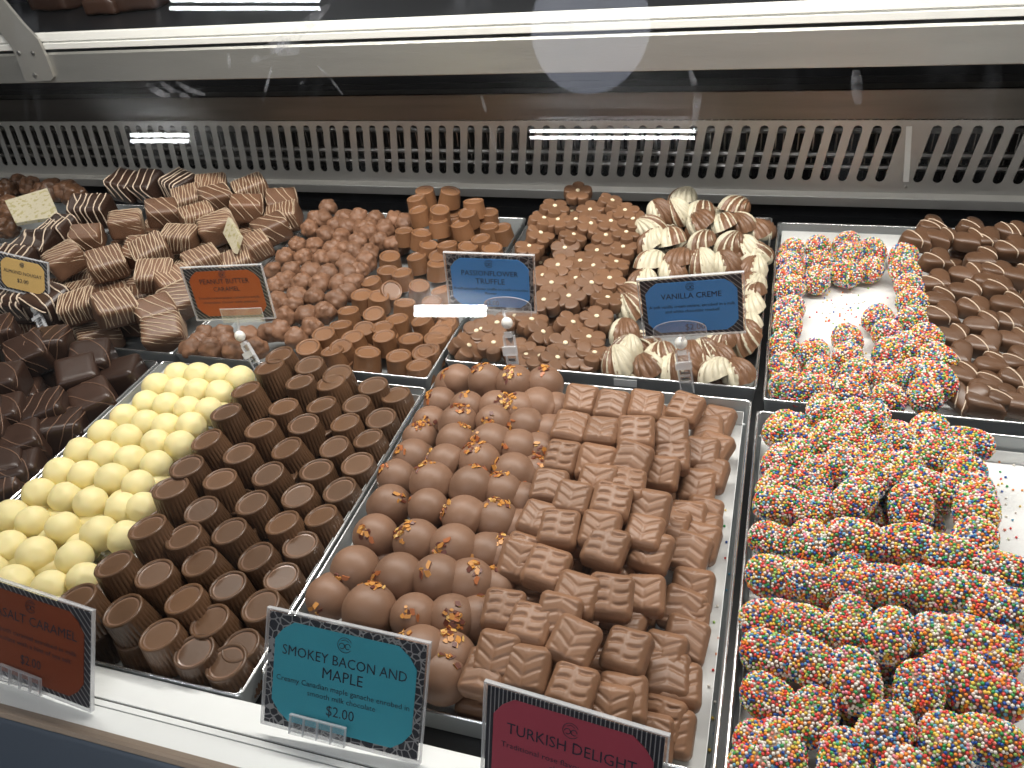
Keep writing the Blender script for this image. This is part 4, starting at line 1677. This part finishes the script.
        bar(cb, .0, ln * .80, hwc - .0014, hwc, -.0016, .0022)
        bar(cb, ln * .50, ln * .64, -hwc - .001, hwc + .001, .0004, .0052)
        bar(cb, ln * .34, ln * .38, -hwc * .7, hwc * .7, .0004, .0020)
        bar(cb, ln * .22, ln * .26, -hwc * .7, hwc * .7, .0004, .0020)
        bar(cb, ln * .78, ln * .86, -hwc * .6, hwc * .6, -.001, .0030)
        part('clip_body', cb.mesh('clip_body', M['acrylic_edge'], 0))
        cb = MB()
        bar(cb, ln * .40, ln * .43, -hwc * .55, hwc * .55, .0004, .0016)
        bar(cb, ln * .285, ln * .31, -hwc * .55, hwc * .55, .0004, .0016)
        part('clip_slot', cb.mesh('clip_slot', M['groove'], 0))
        v, f = ico(3)
        kb = MB().add([inv @ (K + Vector(p * np.array([.0058, .0052, .0062]))) for p in v], f)
        part('knob', kb.mesh('knob', M['knob'], 180))
        base = Vector(((inv @ K).x * .6, .001, 0))
        part('post', MB().tube([inv @ K, base], .0016, 8).mesh('post', M['acrylic_edge'], 60))
    return o


TEAL, BLUE, ORANGE, RED, PEACH = (.042, .36, .46), (.080, .32, .76), (.46, .10, .022), (.42, .060, .095), (.70, .46, .16)
sign((.0783, -.3825, .0054), (2.5, -30.6, 3.6), .1029, .0727, 'cells', 'teal_card', TEAL,
     [('SMOKEY BACON AND', .0, .655, .80, .10), ('MAPLE', .0, .52, .26, .10), ('Creamy Canadian maple ganache enrobed in', .0, .415, .86, .05), ('smooth milk chocolate', .0, .335, .44, .05), ('$2.00', .0, .20, .18, .10)],
     'teal sign for smokey bacon and maple standing on the white ledge', foot=(-.012, .037, .0125), logo=(0, .85))
sign((.2242, -.3965, .0052), (-6.5, -24.6, -1.8), .0987, .0697, 'lines', 'red_card', RED,
     [('TURKISH DELIGHT', .0, .64, .74, .10), ('Traditional rose flavoured jelly in milk', .0, .51, .80, .05), ('chocolate', .0, .43, .22, .05), ('$2.00', .0, .24, .18, .10)],
     'red sign for turkish delight standing on the white ledge', foot=(-.005, .037, .0125), logo=(0, .83))
s3 = sign((-.149, -.3965, .0048), (-3.5, -28.6, 2.0), .1029, .0680, 'deco', 'shaded_orange_card', (.24, .046, .011),  # darker copy of the orange card, its dimmer light put into the colour
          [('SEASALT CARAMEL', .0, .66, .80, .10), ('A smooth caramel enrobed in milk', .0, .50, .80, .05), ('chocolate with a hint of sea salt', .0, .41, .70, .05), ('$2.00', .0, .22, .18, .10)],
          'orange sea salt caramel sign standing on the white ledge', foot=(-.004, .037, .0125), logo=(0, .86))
sign((-.225, .0010, .044), (10.0, -5.6, -.3), .084, .0565, 'deco', 'orange_card', ORANGE,
     [('PEANUT BUTTER', .0, .70, .64, .11), ('CARAMEL', .0, .55, .34, .11), ('Smooth peanut butter caramel in a milk', .0, .40, .80, .05), ('chocolate cluster with peanuts', .0, .31, .72, .05)],
     'orange peanut butter caramel sign clipped up above the milk chocolate clusters', logo=(0, .88), clip=((240, 336), (264, 377), -.0156, .010), arch=(.010, .046, .012, False))
sign((.245, .018, .055), (5.3, .7, -5.5), .085, .0571, 'deco', 'blue_card', BLUE,
     [('VANILLA CREME', .0, .66, .60, .12), ('A soft vanilla cream centre, enrobed in a milk', .0, .50, .86, .055), ('and white chocolate seashell', .0, .41, .54, .055), ('$2.00', .02, .09, .20, .11)],
     'blue vanilla creme sign clipped up among the two-tone seashells', logo=(0, .86), clip=((681, 343), (688, 393), .0171, .013), arch=(-.012, .046, .0165, True))
sign((.049, .038, .053), (6.8, -.2, 2.9), .083, .0586, 'cells', 'blue_card', BLUE,
     [('PASSIONFLOWER', .0, .64, .66, .12), ('TRUFFLE', .0, .49, .34, .12), ('A soft passionflower truffle in a milk chocolate', .0, .37, .88, .05), ('flower', .0, .29, .14, .05), ('$2.00', .0, .09, .17, .11)],
     'blue passionflower truffle sign clipped up above the flower chocolates', logo=(0, .86), clip=((507, 323), (516, 384), .0171, .012), arch=(.016, .046, .0165, True))
sign((-.5088, .005, .053), (10.8, -15, 15.3), .0567, .040, 'deco', 'peach_card', PEACH,
     [('ALMOND NOUGAT', .0, .52, .80, .14), ('$2.00', .0, .28, .24, .12)],
     'peach almond nougat sign clipped up among the dark striped nougat', logo=(0, .82), clip=((36, 309), (44, 330), -.0156, .010))


# ------------------------------------------------------------------ lights
def area(name, loc, rot, sx, sy, power, col=(1, 1, 1)):
    d = bpy.data.lights.new(name, 'AREA')
    d.shape = 'RECTANGLE'
    d.size, d.size_y = sx, sy
    d.energy = power
    d.color = col
    o = bpy.data.objects.new(name, d)
    COL.objects.link(o)
    o.location = loc
    o.rotation_euler = rot
    return o


# lamp strip of the case, under the top edge of the pane
area('case_lamp_front', (0.12, 0.05, 0.63), (R_(4), 0, 0), 1.35, 0.04, 11.0, (1.0, 0.965, 0.90))
area('case_lamp_shelf', (0.1, YS + .028, z_rb + .003), (R_(-12), 0, 0), 2.3, 0.02, 0.7, (1.0, 0.96, 0.90))

area('sign_fill_light', (0.2, -1.7, 1.84), (R_(25), 0, 0), 1.8, 0.35, 10.0, (0.97, 0.98, 1.0))  # unseen lamp added on the shop side to brighten signs and front faces

w = bpy.data.worlds.new('shop_light')
SC.world = w
w.use_nodes = True
bg = w.node_tree.nodes['Background']
bg.inputs[0].default_value = (0.95, 0.97, 1.0, 1)
bg.inputs[1].default_value = 0.06


def mirrored(px, py, zc):
    """where a line of sight, mirrored in the pane, meets the height zc"""
    d = ray(px, py).normalized()
    o = GL0 + GN * .003
    t = (o - CAM).dot(GN) / d.dot(GN)
    P = CAM + d * t
    r = d - 2 * d.dot(GN) * GN
    return P + r * ((zc - P.z) / r.z)


ZT = 1.80
fixtures = [((131, 187), 135.0, 141.0, 'above the bracket end of the case'), ((530, 695), 131.0, 137.5, 'straight behind the photographer'),
            ((415, 485), 308.0, 314.0, 'far back in the shop'), ((170, 318), 0.0, 8.0, 'nearest the case on the bracket side')]
for (xa_, xb_), ya, yb, where in fixtures:
    A = [mirrored(xa_, ya + (.0), ZT), mirrored(xb_, ya, ZT)]
    B = [mirrored(xa_, yb, ZT), mirrored(xb_, yb, ZT)]
    c = (A[0] + A[1] + B[0] + B[1]) / 4
    e = tag(empty('ceiling_lamp', c), f'white twin tube ceiling lamp {where}', 'lamp', 'twin tube lamps on the shop ceiling')
    wid = (A[0] - B[0]).length
    for T in (A, B):
        tb = MB().tube([T[0] - c, T[1] - c], max(.004, wid * .12), 10)
        link('tube', tb.mesh('tube', M['tube']), e)
    hb = MB()
    up = Vector((0, 0, .05 + wid * .3))
    q = [A[0] - c, A[1] - c, B[1] - c, B[0] - c]
    hb.add([v + up for v in q] + [v + up + Vector((0, 0, .05)) for v in q], [(0, 3, 2, 1), (4, 5, 6, 7), (0, 1, 5, 4), (1, 2, 6, 5), (2, 3, 7, 6), (3, 0, 4, 7)])
    link('housing', hb.mesh('housing', M['housing'], 0), e)

# glowing globe and cord, made up to give the pale blob mirrored in the pane
gc = mirrored(590, 26, 1.25)
rad = (mirrored(590, 100, 1.25) - gc).length * 0.42
gl_ = tag(empty('reflection_globe', gc), 'pale glowing globe added for its reflection in the pane', 'lamp')
v, f = ico(4)
v = v.copy()
v[:, 2] *= np.where(v[:, 2] < 0, 1.1, 0.9)
link('globe', MB().add(v * rad, f).mesh('globe', M['globe'], 180), gl_)
link('cord', MB().tube([(0, 0, rad * .9), (0, 0, 1.9 - gc.z)], .004, 6).mesh('cord', M['black']), gl_)

SC.view_settings.view_transform = 'Standard'
SC.view_settings.look = 'None'
SC.view_settings.gamma = 1
SC.view_settings.exposure = 0.0
SC.view_settings.use_curve_mapping = False
SC.cycles.max_bounces = 8
SC.cycles.transparent_max_bounces = 16
